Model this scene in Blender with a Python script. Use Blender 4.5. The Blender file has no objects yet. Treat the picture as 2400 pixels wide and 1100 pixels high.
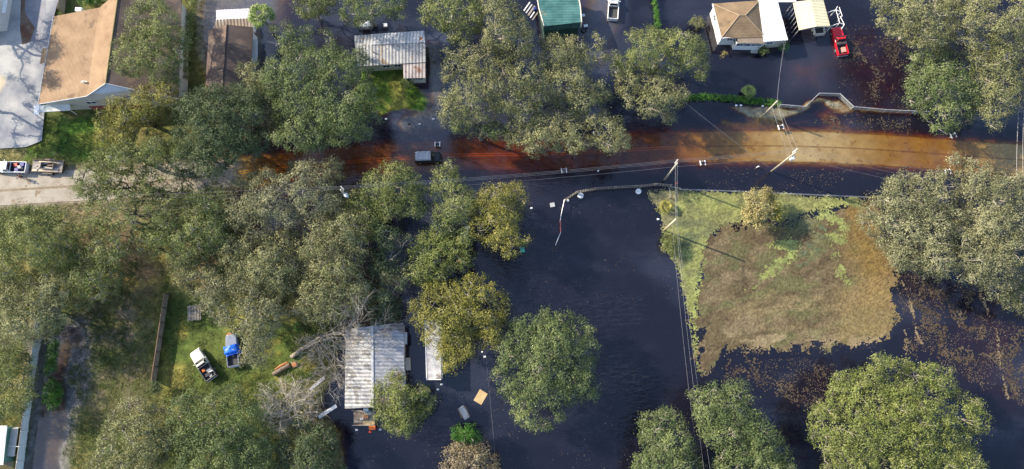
import bpy, bmesh, math, random
import numpy as np
from mathutils import Vector, Matrix, Quaternion

# ------------------------------------------------------------------ camera, light, exposure
SC = bpy.context.scene
COL = SC.collection
CAM_H, TILT, FPX = 112.0, math.radians(11.7), 1600.0
cd = bpy.data.cameras.new('camera'); cam = bpy.data.objects.new('camera', cd); COL.objects.link(cam)
cd.sensor_width = 36.0; cd.lens = 36.0 * FPX / 2400.0
cd.clip_start = 1.0; cd.clip_end = 3000.0
cam.location = (0, 0, CAM_H); cam.rotation_euler = (TILT, 0, 0)
SC.camera = cam

SUN_EL, SUN_FROM = math.radians(31), Vector((-0.93, 0.37, 0)).normalized()   # light comes from the upper left of the picture
W = bpy.data.worlds.new('World'); SC.world = W; W.use_nodes = True
wn = W.node_tree.nodes; wl = W.node_tree.links
bg = wn['Background']; sky = wn.new('ShaderNodeTexSky'); sky.sky_type = 'NISHITA'
sky.sun_disc = False; sky.sun_elevation = SUN_EL
sky.sun_rotation = math.atan2(SUN_FROM.x, SUN_FROM.y) % (2 * math.pi)
sky.air_density = 1.0; sky.dust_density = 1.2; sky.ozone_density = 1.0
wl.new(sky.outputs[0], bg.inputs[0]); bg.inputs[1].default_value = 0.15
sd = bpy.data.lights.new('sun', 'SUN'); sun = bpy.data.objects.new('sun', sd); COL.objects.link(sun)
sd.energy = 4.0; sd.angle = math.radians(0.6); sd.color = (1.0, 0.87, 0.67)
sun_dir = Vector((SUN_FROM.x * math.cos(SUN_EL), SUN_FROM.y * math.cos(SUN_EL), math.sin(SUN_EL)))
sun.rotation_euler = (-sun_dir).to_track_quat('-Z', 'Y').to_euler(); sun.location = sun_dir * 300
SC.view_settings.view_transform = 'Standard'; SC.view_settings.look = 'None'
SC.view_settings.exposure = 1.18; SC.view_settings.gamma = 1.0
SC.render.engine = 'CYCLES'
SC.cycles.max_bounces = 6; SC.cycles.transparent_max_bounces = 10
SC.cycles.caustics_reflective = False; SC.cycles.caustics_refractive = False

# ------------------------------------------------------------------ helpers
ct, st = math.cos(TILT), math.sin(TILT)
def P(u, v, z=0.0):
    """ground/roof point seen at photograph pixel (u, v) when it lies at height z"""
    a, b = (u - 1200.0) / FPX, (550.0 - v) / FPX
    dx, dy, dz = a, st + b * ct, -ct + b * st
    t = (z - CAM_H) / dz
    return Vector((dx * t, dy * t, z))
def to_px(x, y, z=0.0):
    dz = z - CAM_H
    depth = y * st - dz * ct
    return 1200 + FPX * x / depth, 550 - FPX * (y * ct + dz * st) / depth

rng = np.random.default_rng(7)
R = random.Random(11)

def vnoise(x, y, seed=0):
    """smooth value noise in 0..1"""
    r = np.random.default_rng(seed).random((256, 256))
    xi, yi = np.floor(x).astype(int), np.floor(y).astype(int)
    fx, fy = x - xi, y - yi
    fx = fx * fx * (3 - 2 * fx); fy = fy * fy * (3 - 2 * fy)
    a = r[xi % 256, yi % 256]; b = r[(xi + 1) % 256, yi % 256]
    c = r[xi % 256, (yi + 1) % 256]; d = r[(xi + 1) % 256, (yi + 1) % 256]
    return (a * (1 - fx) + b * fx) * (1 - fy) + (c * (1 - fx) + d * fx) * fy
def fbm(x, y, seed=0, oct=4):
    s = np.zeros_like(x, dtype=float); w = 0.5; t = 0
    for o in range(oct):
        s += w * vnoise(x * 2 ** o, y * 2 ** o, seed + o); t += w; w *= 0.55
    return s / t

def sdist(px, py, poly):
    """signed distance (inside positive) of points to a polygon, same units as the input"""
    poly = np.asarray(poly, float); n = len(poly)
    best = np.full(px.shape, 1e18); inside = np.zeros(px.shape, bool)
    for i in range(n):
        x0, y0 = poly[i]; x1, y1 = poly[(i + 1) % n]
        ex, ey = x1 - x0, y1 - y0
        t = np.clip(((px - x0) * ex + (py - y0) * ey) / (ex * ex + ey * ey + 1e-12), 0, 1)
        d = (px - x0 - t * ex) ** 2 + (py - y0 - t * ey) ** 2
        best = np.minimum(best, d)
        c = ((y0 > py) != (y1 > py)) & (px < ex * (py - y0) / (ey if abs(ey) > 1e-9 else 1e-9) + x0)
        inside ^= c
    return np.where(inside, 1, -1) * np.sqrt(best)
def sstep(a, b, x):
    t = np.clip((x - a) / (b - a), 0, 1); return t * t * (3 - 2 * t)

def setprops(o, label=None, cat=None, group=None, kind=None):
    if label: o['label'] = label
    if cat: o['category'] = cat
    if group: o['group'] = group
    if kind: o['kind'] = kind
    return o
def thing(name, label, cat, loc=(0, 0, 0), rz=0.0, group=None):
    o = bpy.data.objects.new(name, None); COL.objects.link(o)
    o.empty_display_size = 0.3
    o.location = loc; o.rotation_euler = (0, 0, rz)
    return setprops(o, label, cat, group)

class MB:
    def __init__(self): self.v = []; self.f = []; self.mi = []
    def add(self, vs, fs, m=0):
        o = len(self.v); self.v += [tuple(p) for p in vs]
        self.f += [tuple(i + o for i in f) for f in fs]; self.mi += [m] * len(fs)
    def box(self, c, s, rz=0.0, m=0, M=None):
        hx, hy, hz = s[0] / 2, s[1] / 2, s[2] / 2
        vs = [Vector((x, y, z)) for z in (-hz, hz) for x, y in ((-hx, -hy), (hx, -hy), (hx, hy), (-hx, hy))]
        q = M if M is not None else Matrix.Rotation(rz, 3, 'Z')
        vs = [q @ p + Vector(c) for p in vs]
        self.add(vs, [(0, 3, 2, 1), (4, 5, 6, 7), (0, 1, 5, 4), (1, 2, 6, 5), (2, 3, 7, 6), (3, 0, 4, 7)], m)
    def beam(self, a, b, w, h, m=0):
        a, b = Vector(a), Vector(b); d = b - a
        if d.length < 1e-6: return
        q = d.to_track_quat('X', 'Z').to_matrix()
        self.box((a + b) / 2, (d.length, w, h), M=q, m=m)
    def slab(self, pts, t, m=0):
        """polygon with real thickness t downwards"""
        n = len(pts); top = [Vector(p) for p in pts]; bot = [p - Vector((0, 0, t)) for p in top]
        fs = [tuple(range(n)), tuple(range(2 * n - 1, n - 1, -1))]
        fs += [(i, n + i, n + (i + 1) % n, (i + 1) % n) for i in range(n)]
        self.add(top + bot, fs, m)
    def quad(self, a, b, c, d, m=0): self.add([a, b, c, d], [(0, 1, 2, 3)], m)
    def loft(self, secs, cap=True, m=0, closed=True):
        n = len(secs[0]); vs = [p for s in secs for p in s]; fs = []
        for k in range(len(secs) - 1):
            for i in range(n if closed else n - 1):
                j = (i + 1) % n
                fs.append((k * n + i, k * n + j, (k + 1) * n + j, (k + 1) * n + i))
        if cap: fs += [tuple(range(n - 1, -1, -1)), tuple(range((len(secs) - 1) * n, len(secs) * n))]
        self.add(vs, fs, m)
    def tube(self, pts, radii, n=6, m=0, cap=True):
        pts = [Vector(p) for p in pts]
        if not hasattr(radii, '__len__'): radii = [radii] * len(pts)
        secs = []; up = None
        for i, p in enumerate(pts):
            d = (pts[min(i + 1, len(pts) - 1)] - pts[max(i - 1, 0)])
            d = d.normalized() if d.length > 1e-9 else Vector((0, 0, 1))
            if up is None: up = Vector((1, 0, 0)) if abs(d.x) < 0.8 else Vector((0, 1, 0))
            a = d.cross(up)
            if a.length < 1e-6: a = d.orthogonal()
            a.normalize(); b = d.cross(a); up = b.cross(d) if False else up
            secs.append([p + (a * math.cos(t) + b * math.sin(t)) * radii[i] for t in (2 * math.pi * k / n for k in range(n))])
        self.loft(secs, cap, m)
    def disc(self, c, r, h, n=16, m=0, axis='Z', r2=None):
        r2 = r if r2 is None else r2
        c = Vector(c); ax = {'X': Vector((1, 0, 0)), 'Y': Vector((0, 1, 0)), 'Z': Vector((0, 0, 1))}[axis]
        self.tube([c - ax * h / 2, c + ax * h / 2], [r, r2], n, m)
    def build(self, name, mats, parent=None, loc=None, bevel=0.0, smooth=False, origin=None):
        me = bpy.data.meshes.new(name)
        vs = self.v
        if origin is not None:
            ox = Vector(origin); vs = [Vector(p) - ox for p in vs]
        me.from_pydata([tuple(p) for p in vs], [], self.f)
        mats = mats if isinstance(mats, (list, tuple)) else [mats]
        for mm in mats: me.materials.append(mm)
        if len(mats) > 1: me.polygons.foreach_set('material_index', self.mi)
        bm = bmesh.new(); bm.from_mesh(me); bmesh.ops.recalc_face_normals(bm, faces=bm.faces); bm.to_mesh(me); bm.free()
        if smooth: me.polygons.foreach_set('use_smooth', [True] * len(me.polygons))
        me.update()
        o = bpy.data.objects.new(name, me); COL.objects.link(o)
        if parent: o.parent = parent
        if loc is not None: o.location = loc
        if bevel:
            b = o.modifiers.new('bevel', 'BEVEL'); b.width = bevel; b.segments = 2; b.limit_method = 'ANGLE'
        return o

# ------------------------------------------------------------------ materials
MATS = {}
def mat(name, col, col2=None, rough=0.6, scale=2.0, metal=0.0, bump=0.0, spec=0.35, detail=5.0, contrast=(0.35, 0.65),
        speck=None, wave=None, trans=0.0):
    """principled surface, colour broken up by noise; wave=(scale, axis, height, colour2 mix) for ribs of sheet metal or shingle courses"""
    if name in MATS: return MATS[name]
    m = bpy.data.materials.new(name); m.use_nodes = True
    nt = m.node_tree; N = nt.nodes; L = nt.links; b = N['Principled BSDF']
    b.inputs['Roughness'].default_value = rough; b.inputs['Metallic'].default_value = metal
    b.inputs['Specular IOR Level'].default_value = spec
    tc = N.new('ShaderNodeTexCoord')
    base = None
    if col2 is not None:
        no = N.new('ShaderNodeTexNoise'); no.inputs['Scale'].default_value = scale; no.inputs['Detail'].default_value = detail
        no.inputs['Roughness'].default_value = 0.62
        L.new(tc.outputs['Object'], no.inputs['Vector'])
        r = N.new('ShaderNodeValToRGB'); r.color_ramp.elements[0].position = contrast[0]; r.color_ramp.elements[1].position = contrast[1]
        r.color_ramp.elements[0].color = (*col, 1); r.color_ramp.elements[1].color = (*col2, 1)
        L.new(no.outputs['Fac'], r.inputs[0]); base = r.outputs[0]
    if speck:
        n2 = N.new('ShaderNodeTexNoise'); n2.inputs['Scale'].default_value = speck[0]; n2.inputs['Detail'].default_value = 6
        L.new(tc.outputs['Object'], n2.inputs['Vector'])
        r2 = N.new('ShaderNodeValToRGB'); r2.color_ramp.elements[0].position = speck[1]; r2.color_ramp.elements[1].position = speck[1] + 0.06
        L.new(n2.outputs['Fac'], r2.inputs[0])
        mx = N.new('ShaderNodeMixRGB'); L.new(r2.outputs[0], mx.inputs[0])
        if base: L.new(base, mx.inputs[1])
        else: mx.inputs[1].default_value = (*col, 1)
        mx.inputs[2].default_value = (*speck[2], 1); base = mx.outputs[0]
    hgt = None
    if wave:
        wv = N.new('ShaderNodeTexWave'); wv.bands_direction = wave[1]; wv.inputs['Scale'].default_value = wave[0]
        wv.inputs['Distortion'].default_value = wave[4] if len(wave) > 4 else 0.0
        L.new(tc.outputs['Object'], wv.inputs['Vector'])
        if wave[3] > 0:
            mx = N.new('ShaderNodeMixRGB'); mx.blend_type = 'MULTIPLY'; mx.inputs[0].default_value = wave[3]
            if base: L.new(base, mx.inputs[1])
            else: mx.inputs[1].default_value = (*col, 1)
            L.new(wv.outputs['Color'], mx.inputs[2]); base = mx.outputs[0]
        hgt = (wv.outputs['Fac'], wave[2])
    if base: L.new(base, b.inputs['Base Color'])
    else: b.inputs['Base Color'].default_value = (*col, 1)
    if hgt or bump:
        bp = N.new('ShaderNodeBump')
        if hgt:
            L.new(hgt[0], bp.inputs['Height']); bp.inputs['Distance'].default_value = hgt[1]; bp.inputs['Strength'].default_value = 0.7
        else:
            n3 = N.new('ShaderNodeTexNoise'); n3.inputs['Scale'].default_value = scale * 4; n3.inputs['Detail'].default_value = 6
            L.new(tc.outputs['Object'], n3.inputs['Vector']); L.new(n3.outputs['Fac'], bp.inputs['Height'])
            bp.inputs['Distance'].default_value = bump; bp.inputs['Strength'].default_value = 0.6
        L.new(bp.outputs[0], b.inputs['Normal'])
    if trans: b.inputs['Alpha'].default_value = 1 - trans
    MATS[name] = m; return m

def foliage(name, dark, mid, pale, transl=0.22):
    if name in MATS: return MATS[name]
    m = bpy.data.materials.new(name); m.use_nodes = True
    nt = m.node_tree; N = nt.nodes; L = nt.links
    for n in list(N): N.remove(n)
    out = N.new('ShaderNodeOutputMaterial'); at = N.new('ShaderNodeAttribute'); at.attribute_name = 'tint'
    r = N.new('ShaderNodeValToRGB'); e = r.color_ramp.elements
    e[0].position = 0.05; e[0].color = (*dark, 1); e[1].position = 0.95; e[1].color = (*pale, 1)
    k = e.new(0.5); k.color = (*mid, 1)
    L.new(at.outputs['Fac'], r.inputs[0])
    d = N.new('ShaderNodeBsdfPrincipled'); d.inputs['Roughness'].default_value = 0.6; d.inputs['Specular IOR Level'].default_value = 0.25
    t = N.new('ShaderNodeBsdfTranslucent'); mx = N.new('ShaderNodeMixShader'); mx.inputs[0].default_value = transl
    L.new(r.outputs[0], d.inputs['Base Color']); L.new(r.outputs[0], t.inputs['Color'])
    L.new(d.outputs[0], mx.inputs[1]); L.new(t.outputs[0], mx.inputs[2]); L.new(mx.outputs[0], out.inputs[0])
    MATS[name] = m; return m

# ------------------------------------------------------------------ terrain: a grid with heights (m above flood level) and ground-cover colours
def axis(a, b, step, outs):
    core = np.arange(a, b + 1e-6, step)
    return np.concatenate([a - np.array(outs[::-1]), core, b + np.array(outs)])
GX = axis(-113, 113, 0.42, [10, 40, 120, 300, 700]); GY = axis(-34, 92, 0.42, [10, 40, 120, 300, 700])
XX, YY = np.meshgrid(GX, GY); 
UU, VV = to_px(XX, np.clip(YY, -60, 130)); S = 14.2      # px per metre, about
UU = UU + (fbm(XX * 0.35, YY * 0.35, 3) - .5) * 26; VV = VV + (fbm(XX * 0.35, YY * 0.35, 23) - .5) * 26
U0, V0 = to_px(XX, np.clip(YY, -60, 130))

def region(poly, feather=0.5, raw=False):
    d = sdist(U0 if raw else UU, V0 if raw else VV, poly) / S
    return sstep(-feather, feather, d)

LAND = [(-900, -400), (455, -400), (470, 120), (520, 330), (540, 470), (600, 560), (730, 720), (800, 760), (806, 860), (770, 920), (760, 960), (800, 1010), (810, 1060), (800, 1500), (-900, 1500)]
Hh = np.full(XX.shape, -1.25) + (fbm(XX * .05, YY * .05, 40) - .5) * 0.7
def raise_to(poly, h, feather, amp=0.0, fs=0.2, seed=50):
    global Hh
    w = region(poly, feather); Hh = Hh * (1 - w) + (h + (fbm(XX * fs, YY * fs, seed) - .5) * amp) * w
raise_to([(-900, -400), (560, -400), (700, 0), (640, 120), (640, 200), (700, 330), (560, 470)], -0.16, 3, 0.2, .1)        # shallow water north-west
raise_to([(540, 330), (880, 330), (860, 560), (950, 640), (950, 760), (780, 800), (600, 700), (500, 500)], -0.16, 3, 0.6, .16)
raise_to(LAND, 0.38, 1.6, 0.3, .12)
raise_to([(100, 780), (190, 760), (200, 800), (170, 850), (160, 900), (165, 1000), (140, 1120), (40, 1300), (50, 1150), (80, 1000)], -0.13, 1.6, 0.16, .25)
raise_to([(0, 1020), (20, 1000), (40, 1100), (0, 1200), (-100, 1200)], -0.08, 1)
raise_to([(520, -20), (640, -20), (645, 40), (610, 250), (560, 250), (470, 120), (470, -20)], -0.07, 1.5, 0.08)
raise_to([(900, 90), (1040, 90), (1050, 260), (1045, 340), (930, 340), (940, 280), (1000, 240), (990, 100)], -0.05, 1.0, 0.08, .3)
raise_to([(850, 130), (945, 160), (990, 205), (1000, 235), (990, 258), (930, 268), (870, 268), (820, 250)], 0.22, 0.7, 0.1)
raise_to([(935, 275), (1040, 262), (1042, 300), (1000, 332), (945, 335)], -0.03, 0.8, 0.05, .3)
raise_to([(1360, -40), (1450, -40), (1470, 60), (1420, 180), (1330, 180), (1340, 90)], -0.14, 2.0, 0.12, .15)
raise_to([(1960, 40), (2130, 60), (2140, 300), (1960, 270)], -0.66, 4, 0.6, .12)
raise_to([(1840, 120), (1960, 130), (1930, 215), (1850, 210)], -0.30, 3, 0.3, .12)
raise_to([(2100, 640), (2420, 660), (2420, 980), (2200, 900), (2120, 790)], -0.74, 4, 0.7, .10)
raise_to([(1650, 860), (1960, 840), (1960, 980), (1750, 900)], -0.85, 3, 0.7, .14)
raise_to([(1690, 244), (1830, 246), (1870, 250), (1915, 222), (1965, 228), (2000, 252), (2140, 262), (2140, 270), (1965, 266), (1932, 240), (1905, 246), (1895, 262), (1862, 276), (1835, 292), (1780, 294), (1742, 276)], -0.012, 0.45, 0.05, .4)
raise_to([(1690, 278), (1840, 290), (1850, 306), (1680, 306)], -0.13, 0.6, 0.1, .4)
raise_to([(1910, 265), (1940, 250), (1960, 262), (1990, 300), (1950, 310)], -0.28, 0.8, 0.15, .4)

# road: centre line in photograph pixels with its height above the flood
ROADC = [(-500, 462, .55), (-150, 453, .55), (0, 447, .52), (165, 437, .47), (330, 428, .36), (450, 417, .22), (520, 409, .06), (600, 400, -.16), (700, 390, -.30), (850, 376, -.34),  # stretch left of the wagon deepened: its darkening stands in for tree shade
         (1000, 366, -.29), (1060, 363, -.36), (1150, 361, -.41), (1300, 359, -.42), (1450, 352, -.38), (1560, 346, -.30), (1650, 344, -.20), (1750, 342, -.14),
         (1850, 343, -.065), (1950, 346, -.07), (2020, 349, -.11), (2120, 355, -.175), (2230, 363, -.18), (2330, 371, -.09), (2400, 376, -.075), (2600, 394, -.07), (2900, 420, -.07)]
def catmull(pts, per=8):
    out = []
    for i in range(len(pts) - 1):
        p0, p1, p2, p3 = (np.array(pts[max(0, min(len(pts) - 1, i + k))], float) for k in (-1, 0, 1, 2))
        for t in np.arange(per) / per:
            out.append(0.5 * (2 * p1 + (p2 - p0) * t + (2 * p0 - 5 * p1 + 4 * p2 - p3) * t * t + (3 * p1 - p0 - 3 * p2 + p3) * t ** 3))
    out.append(np.array(pts[-1], float)); return np.array(out)
RC = catmull([(*P(u, v)[:2], h) for u, v, h in ROADC])
def road_near(x, y):
    best = np.full(x.shape, 1e9); hh = np.zeros(x.shape); side = np.zeros(x.shape)
    for i in range(len(RC) - 1):
        x0, y0, h0 = RC[i]; x1, y1, h1 = RC[i + 1]; ex, ey = x1 - x0, y1 - y0
        t = np.clip(((x - x0) * ex + (y - y0) * ey) / (ex * ex + ey * ey), 0, 1)
        qx, qy = x - x0 - t * ex, y - y0 - t * ey
        d = np.sqrt(qx * qx + qy * qy); m = d < best
        best = np.where(m, d, best); hh = np.where(m, h0 + t * (h1 - h0), hh); side = np.where(m, np.sign(ex * qy - ey * qx), side)
    return best, hh, side
RD, RH, RS = road_near(XX, YY)
ROADW = 2.75
w = 1 - sstep(ROADW + 0.2, ROADW + 2.6, RD)
Hh = Hh * (1 - w) + (RH - 0.10 - 0.03 * np.maximum(RD - ROADW, 0)) * w
Hh += (fbm(XX * .9, YY * .9, 60) - .5) * 0.05 * (RD > ROADW)

colr = np.zeros(XX.shape + (3,)); colr[:] = (0.11, 0.085, 0.05)
def paint(poly, c, feather=0.6, noise=None, amount=1.0, thr=0.5):
    w = region(poly, feather) * amount if poly is not None else np.full(XX.shape, amount)
    if noise: w = w * sstep(thr - .1, thr + .12, fbm(XX * noise[0], YY * noise[0], noise[1]))
    colr[:] = colr * (1 - w[..., None]) + np.array(c) * w[..., None]
paint(LAND, (0.088, 0.095, 0.028), 1.5)
paint(LAND, (0.17, 0.145, 0.05), 1.5, (0.22, 70), 0.75, 0.52)
paint(LAND, (0.045, 0.075, 0.018), 1.5, (0.16, 75), 0.8, 0.55)
paint([(150, 480), (620, 500), (560, 660), (420, 700), (250, 690), (150, 660)], (0.15, 0.105, 0.06), 3, (0.3, 80), 0.9, 0.46)   # leaf litter under the oaks
paint([(280, 590), (380, 590), (400, 680), (300, 680)], (0.27, 0.20, 0.05), 2.5, (0.4, 84), 0.8, 0.45)
paint([(150, 480), (620, 470), (600, 520), (150, 520)], (0.20, 0.155, 0.105), 1.5, (0.3, 90), 0.8, 0.45)
paint([(190, 700), (365, 690), (370, 900), (330, 960), (230, 990), (170, 900)], (0.085, 0.085, 0.035), 2, None, 0.7)
paint([(190, 700), (365, 690), (370, 900), (330, 960), (230, 990), (170, 900)], (0.14, 0.11, 0.075), 2, (0.35, 95), 0.8, 0.5)
paint([(385, 690), (560, 700), (700, 760), (760, 860), (740, 960), (560, 940), (400, 930), (365, 880)], (0.070, 0.105, 0.022), 2, None, 0.85)
paint([(385, 690), (560, 700), (700, 760), (780, 860), (800, 960), (560, 940), (400, 930), (365, 880)], (0.22, 0.19, 0.045), 2, (0.28, 99), 0.8, 0.53)
paint([(720, 940), (790, 960), (820, 1050), (800, 1200), (640, 1200), (700, 1000)], (0.10, 0.07, 0.035), 2, None, 0.7)
paint([(98, 285), (240, 278), (250, 350), (200, 378), (60, 375), (20, 350), (95, 340)], (0.055, 0.115, 0.014), 0.8)
paint([(98, 285), (240, 278), (250, 350), (200, 378), (60, 375), (20, 350), (95, 340)], (0.15, 0.17, 0.03), 0.8, (0.3, 105), 0.7, 0.52)
paint([(-200, 345), (110, 340), (160, 372), (-200, 378)], (0.22, 0.19, 0.085), 0.8, (0.4, 107), 0.9, 0.42)
paint([(850, 130), (945, 160), (990, 205), (1000, 235), (990, 262), (930, 270), (870, 270), (820, 250)], (0.075, 0.14, 0.018), 0.4)
paint([(860, 170), (950, 180), (960, 270), (870, 270)], (0.20, 0.19, 0.045), 0.6, (0.35, 110), 0.8, 0.54)
paint([(930, 270), (1045, 258), (1050, 340), (930, 340)], (0.15, 0.15, 0.16), 0.8, None, 0.9)  # grey-blue yards, driveway and lane: sky reflection painted into the ground colour
paint([(990, 90), (1050, 90), (1050, 260), (1000, 262)], (0.17, 0.175, 0.20), 1.0, None, 0.85)
paint([(470, -30), (650, -30), (645, 60), (615, 260), (560, 260), (470, 130)], (0.17, 0.175, 0.195), 1.5, None, 0.8)
paint([(1360, -60), (1450, -60), (1470, 60), (1420, 180), (1330, 180), (1340, 90)], (0.14, 0.15, 0.19), 1.5, None, 0.8)
paint([(70, 760), (210, 740), (220, 860), (180, 1000), (150, 1300), (40, 1300)], (0.12, 0.115, 0.12), 1.5, None, 0.85)
paint([(1690, 240), (1830, 243), (1870, 246), (1915, 215), (1970, 222), (2000, 250), (2140, 262), (2140, 274), (1960, 270), (1890, 280), (1830, 294), (1740, 278)], (0.175, 0.165, 0.125), 0.5)
paint([(1680, 280), (1850, 290), (1850, 306), (1680, 306)], (0.12, 0.14, 0.05), 0.6)
paint([(1950, 40), (2140, 40), (2150, 310), (1950, 300)], (0.17, 0.12, 0.07), 2, (0.25, 112), 0.9, 0.45)
paint([(2100, 640), (2420, 650), (2420, 980), (2100, 880)], (0.17, 0.13, 0.08), 2, (0.3, 115), 0.9, 0.45)
paint([(1650, 860), (1960, 840), (1960, 980), (1750, 900)], (0.16, 0.12, 0.07), 2, (0.3, 117), 0.9, 0.45)
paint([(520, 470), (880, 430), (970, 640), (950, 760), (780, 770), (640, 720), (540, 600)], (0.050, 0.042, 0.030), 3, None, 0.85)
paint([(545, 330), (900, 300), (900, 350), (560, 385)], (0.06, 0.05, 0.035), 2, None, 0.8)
# verge of the road: pale sand
w = (1 - sstep(ROADW, ROADW + 1.6, RD)) * 0.8; colr[:] = colr * (1 - w[..., None]) + np.array((0.24, 0.20, 0.14)) * w[..., None]
fine = (fbm(XX * 1.5, YY * 1.5, 120, 3) - .5)
colr *= (1 + 0.55 * fine)[..., None]; colr = np.clip(colr, 0.005, 0.9)

def grid_mesh(name, X, Y, Z, colors=None, floats=None, material=None, keep=None):
    ny, nx = X.shape
    idx = np.arange(nx * ny).reshape(ny, nx)
    q = np.stack([idx[:-1, :-1], idx[:-1, 1:], idx[1:, 1:], idx[1:, :-1]], -1).reshape(-1, 4)
    if keep is not None: q = q[keep.reshape(-1)]
    me = bpy.data.meshes.new(name)
    co = np.stack([X, Y, Z], -1).reshape(-1, 3).astype(np.float32)
    if keep is not None:
        used, inv = np.unique(q, return_inverse=True); q = inv.reshape(-1, 4)
    else: used = slice(None)
    co = co[used]
    me.vertices.add(len(co)); me.vertices.foreach_set('co', co.ravel())
    me.loops.add(q.size); me.loops.foreach_set('vertex_index', q.astype(np.int32).ravel())
    me.polygons.add(len(q)); me.polygons.foreach_set('loop_start', np.arange(0, q.size, 4, dtype=np.int32))
    me.polygons.foreach_set('use_smooth', np.ones(len(q), bool))
    me.update(calc_edges=True)
    if colors is not None:
        a = me.attributes.new('cover', 'FLOAT_COLOR', 'POINT')
        c4 = np.concatenate([colors.reshape(-1, 3), np.ones((nx * ny, 1))], 1)[used].astype(np.float32); a.data.foreach_set('color', c4.ravel())
    for k, arr in (floats or {}).items():
        a = me.attributes.new(k, 'FLOAT', 'POINT'); a.data.foreach_set('value', arr.reshape(-1)[used].astype(np.float32))
    if material: me.materials.append(material)
    o = bpy.data.objects.new(name, me); COL.objects.link(o); return o

def cover_mat(name, scale=1.6, amp=0.6, rough=0.9, bump=0.08, fine=7.0):
    m = bpy.data.materials.new(name); m.use_nodes = True; nt = m.node_tree; N = nt.nodes; L = nt.links; b = N['Principled BSDF']
    b.inputs['Roughness'].default_value = rough; b.inputs['Specular IOR Level'].default_value = 0.2
    at = N.new('ShaderNodeAttribute'); at.attribute_name = 'cover'; tc = N.new('ShaderNodeTexCoord')
    n1 = N.new('ShaderNodeTexNoise'); n1.inputs['Scale'].default_value = scale; n1.inputs['Detail'].default_value = 8; n1.inputs['Roughness'].default_value = 0.7
    L.new(tc.outputs['Object'], n1.inputs['Vector'])
    mr = N.new('ShaderNodeMapRange'); mr.inputs[1].default_value = 0.3; mr.inputs[2].default_value = 0.7; mr.inputs[3].default_value = 1 - amp; mr.inputs[4].default_value = 1 + amp
    L.new(n1.outputs['Fac'], mr.inputs[0])
    mx = N.new('ShaderNodeVectorMath'); mx.operation = 'SCALE'; L.new(at.outputs['Color'], mx.inputs[0]); L.new(mr.outputs[0], mx.inputs['Scale'])
    L.new(mx.outputs[0], b.inputs['Base Color'])
    n2 = N.new('ShaderNodeTexNoise'); n2.inputs['Scale'].default_value = fine; n2.inputs['Detail'].default_value = 4; L.new(tc.outputs['Object'], n2.inputs['Vector'])
    bp = N.new('ShaderNodeBump'); bp.inputs['Distance'].default_value = bump; bp.inputs['Strength'].default_value = 0.8; L.new(n2.outputs['Fac'], bp.inputs['Height']); L.new(bp.outputs[0], b.inputs['Normal'])
    return m
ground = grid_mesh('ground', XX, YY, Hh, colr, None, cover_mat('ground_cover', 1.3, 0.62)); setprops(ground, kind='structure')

# flood water: one sheet at height 0, coloured by what lies under it and how deep, plus painted sky sheen
depth = np.clip(-np.where(RD < ROADW, RH - 0.0, Hh), 0, 3)
sky_sheen = np.zeros(XX.shape)  # blue-grey sky reflection painted into the water body by region
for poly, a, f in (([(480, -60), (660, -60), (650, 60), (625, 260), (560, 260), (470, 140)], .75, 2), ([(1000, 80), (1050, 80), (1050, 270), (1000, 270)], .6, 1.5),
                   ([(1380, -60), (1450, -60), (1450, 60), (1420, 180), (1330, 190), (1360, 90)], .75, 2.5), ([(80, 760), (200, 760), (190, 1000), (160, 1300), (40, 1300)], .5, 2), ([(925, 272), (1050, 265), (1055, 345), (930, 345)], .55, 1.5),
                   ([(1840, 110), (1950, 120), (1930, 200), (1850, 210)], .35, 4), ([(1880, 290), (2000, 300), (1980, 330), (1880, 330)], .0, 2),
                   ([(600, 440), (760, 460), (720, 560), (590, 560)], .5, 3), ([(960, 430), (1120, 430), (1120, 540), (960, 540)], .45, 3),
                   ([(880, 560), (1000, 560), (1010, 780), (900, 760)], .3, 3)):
    sky_sheen = np.maximum(sky_sheen, region(poly, f) * a)
sky_sheen *= 0.55 + 0.9 * fbm(XX * .12, YY * .12, 130)
sky_sheen = np.maximum(sky_sheen, 0.20 * sstep(.50, .72, fbm(XX * .045 + YY * .02, YY * .11, 133, 5)))
wm = bpy.data.materials.new('flood_water'); wm.use_nodes = True; nt = wm.node_tree; N = nt.nodes; L = nt.links
for n in list(N): N.remove(n)
out = N.new('ShaderNodeOutputMaterial')
def attr(nm): a = N.new('ShaderNodeAttribute'); a.attribute_name = nm; return a.outputs['Fac']
def mth(op, a, b=None):
    n = N.new('ShaderNodeMath'); n.operation = op
    for i, q in enumerate((a, b)):
        if q is None: continue
        if isinstance(q, (int, float)): n.inputs[i].default_value = q
        else: L.new(q, n.inputs[i])
    return n.outputs[0]
tc = N.new('ShaderNodeTexCoord')
nz = N.new('ShaderNodeTexNoise'); nz.inputs['Scale'].default_value = 0.55; nz.inputs['Detail'].default_value = 7; nz.inputs['Roughness'].default_value = 0.6; nz.inputs['Distortion'].default_value = 0.6
L.new(tc.outputs['Object'], nz.inputs['Vector'])
dep = mth('MULTIPLY', attr('depth'), mth('ADD', mth('MULTIPLY', nz.outputs['Fac'], 0.9), 0.55))
cmb = N.new('ShaderNodeCombineColor')
for i, k in enumerate((2.1, 3.9, 9.0)): L.new(mth('EXPONENT', mth('MULTIPLY', dep, -k)), cmb.inputs[i])
tr = N.new('ShaderNodeBsdfTransparent'); L.new(cmb.outputs[0], tr.inputs['Color'])
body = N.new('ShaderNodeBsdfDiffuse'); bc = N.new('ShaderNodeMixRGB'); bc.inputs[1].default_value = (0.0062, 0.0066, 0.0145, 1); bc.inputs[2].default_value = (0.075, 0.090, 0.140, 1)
L.new(attr('sky_sheen'), bc.inputs[0]); L.new(bc.outputs[0], body.inputs['Color'])
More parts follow.
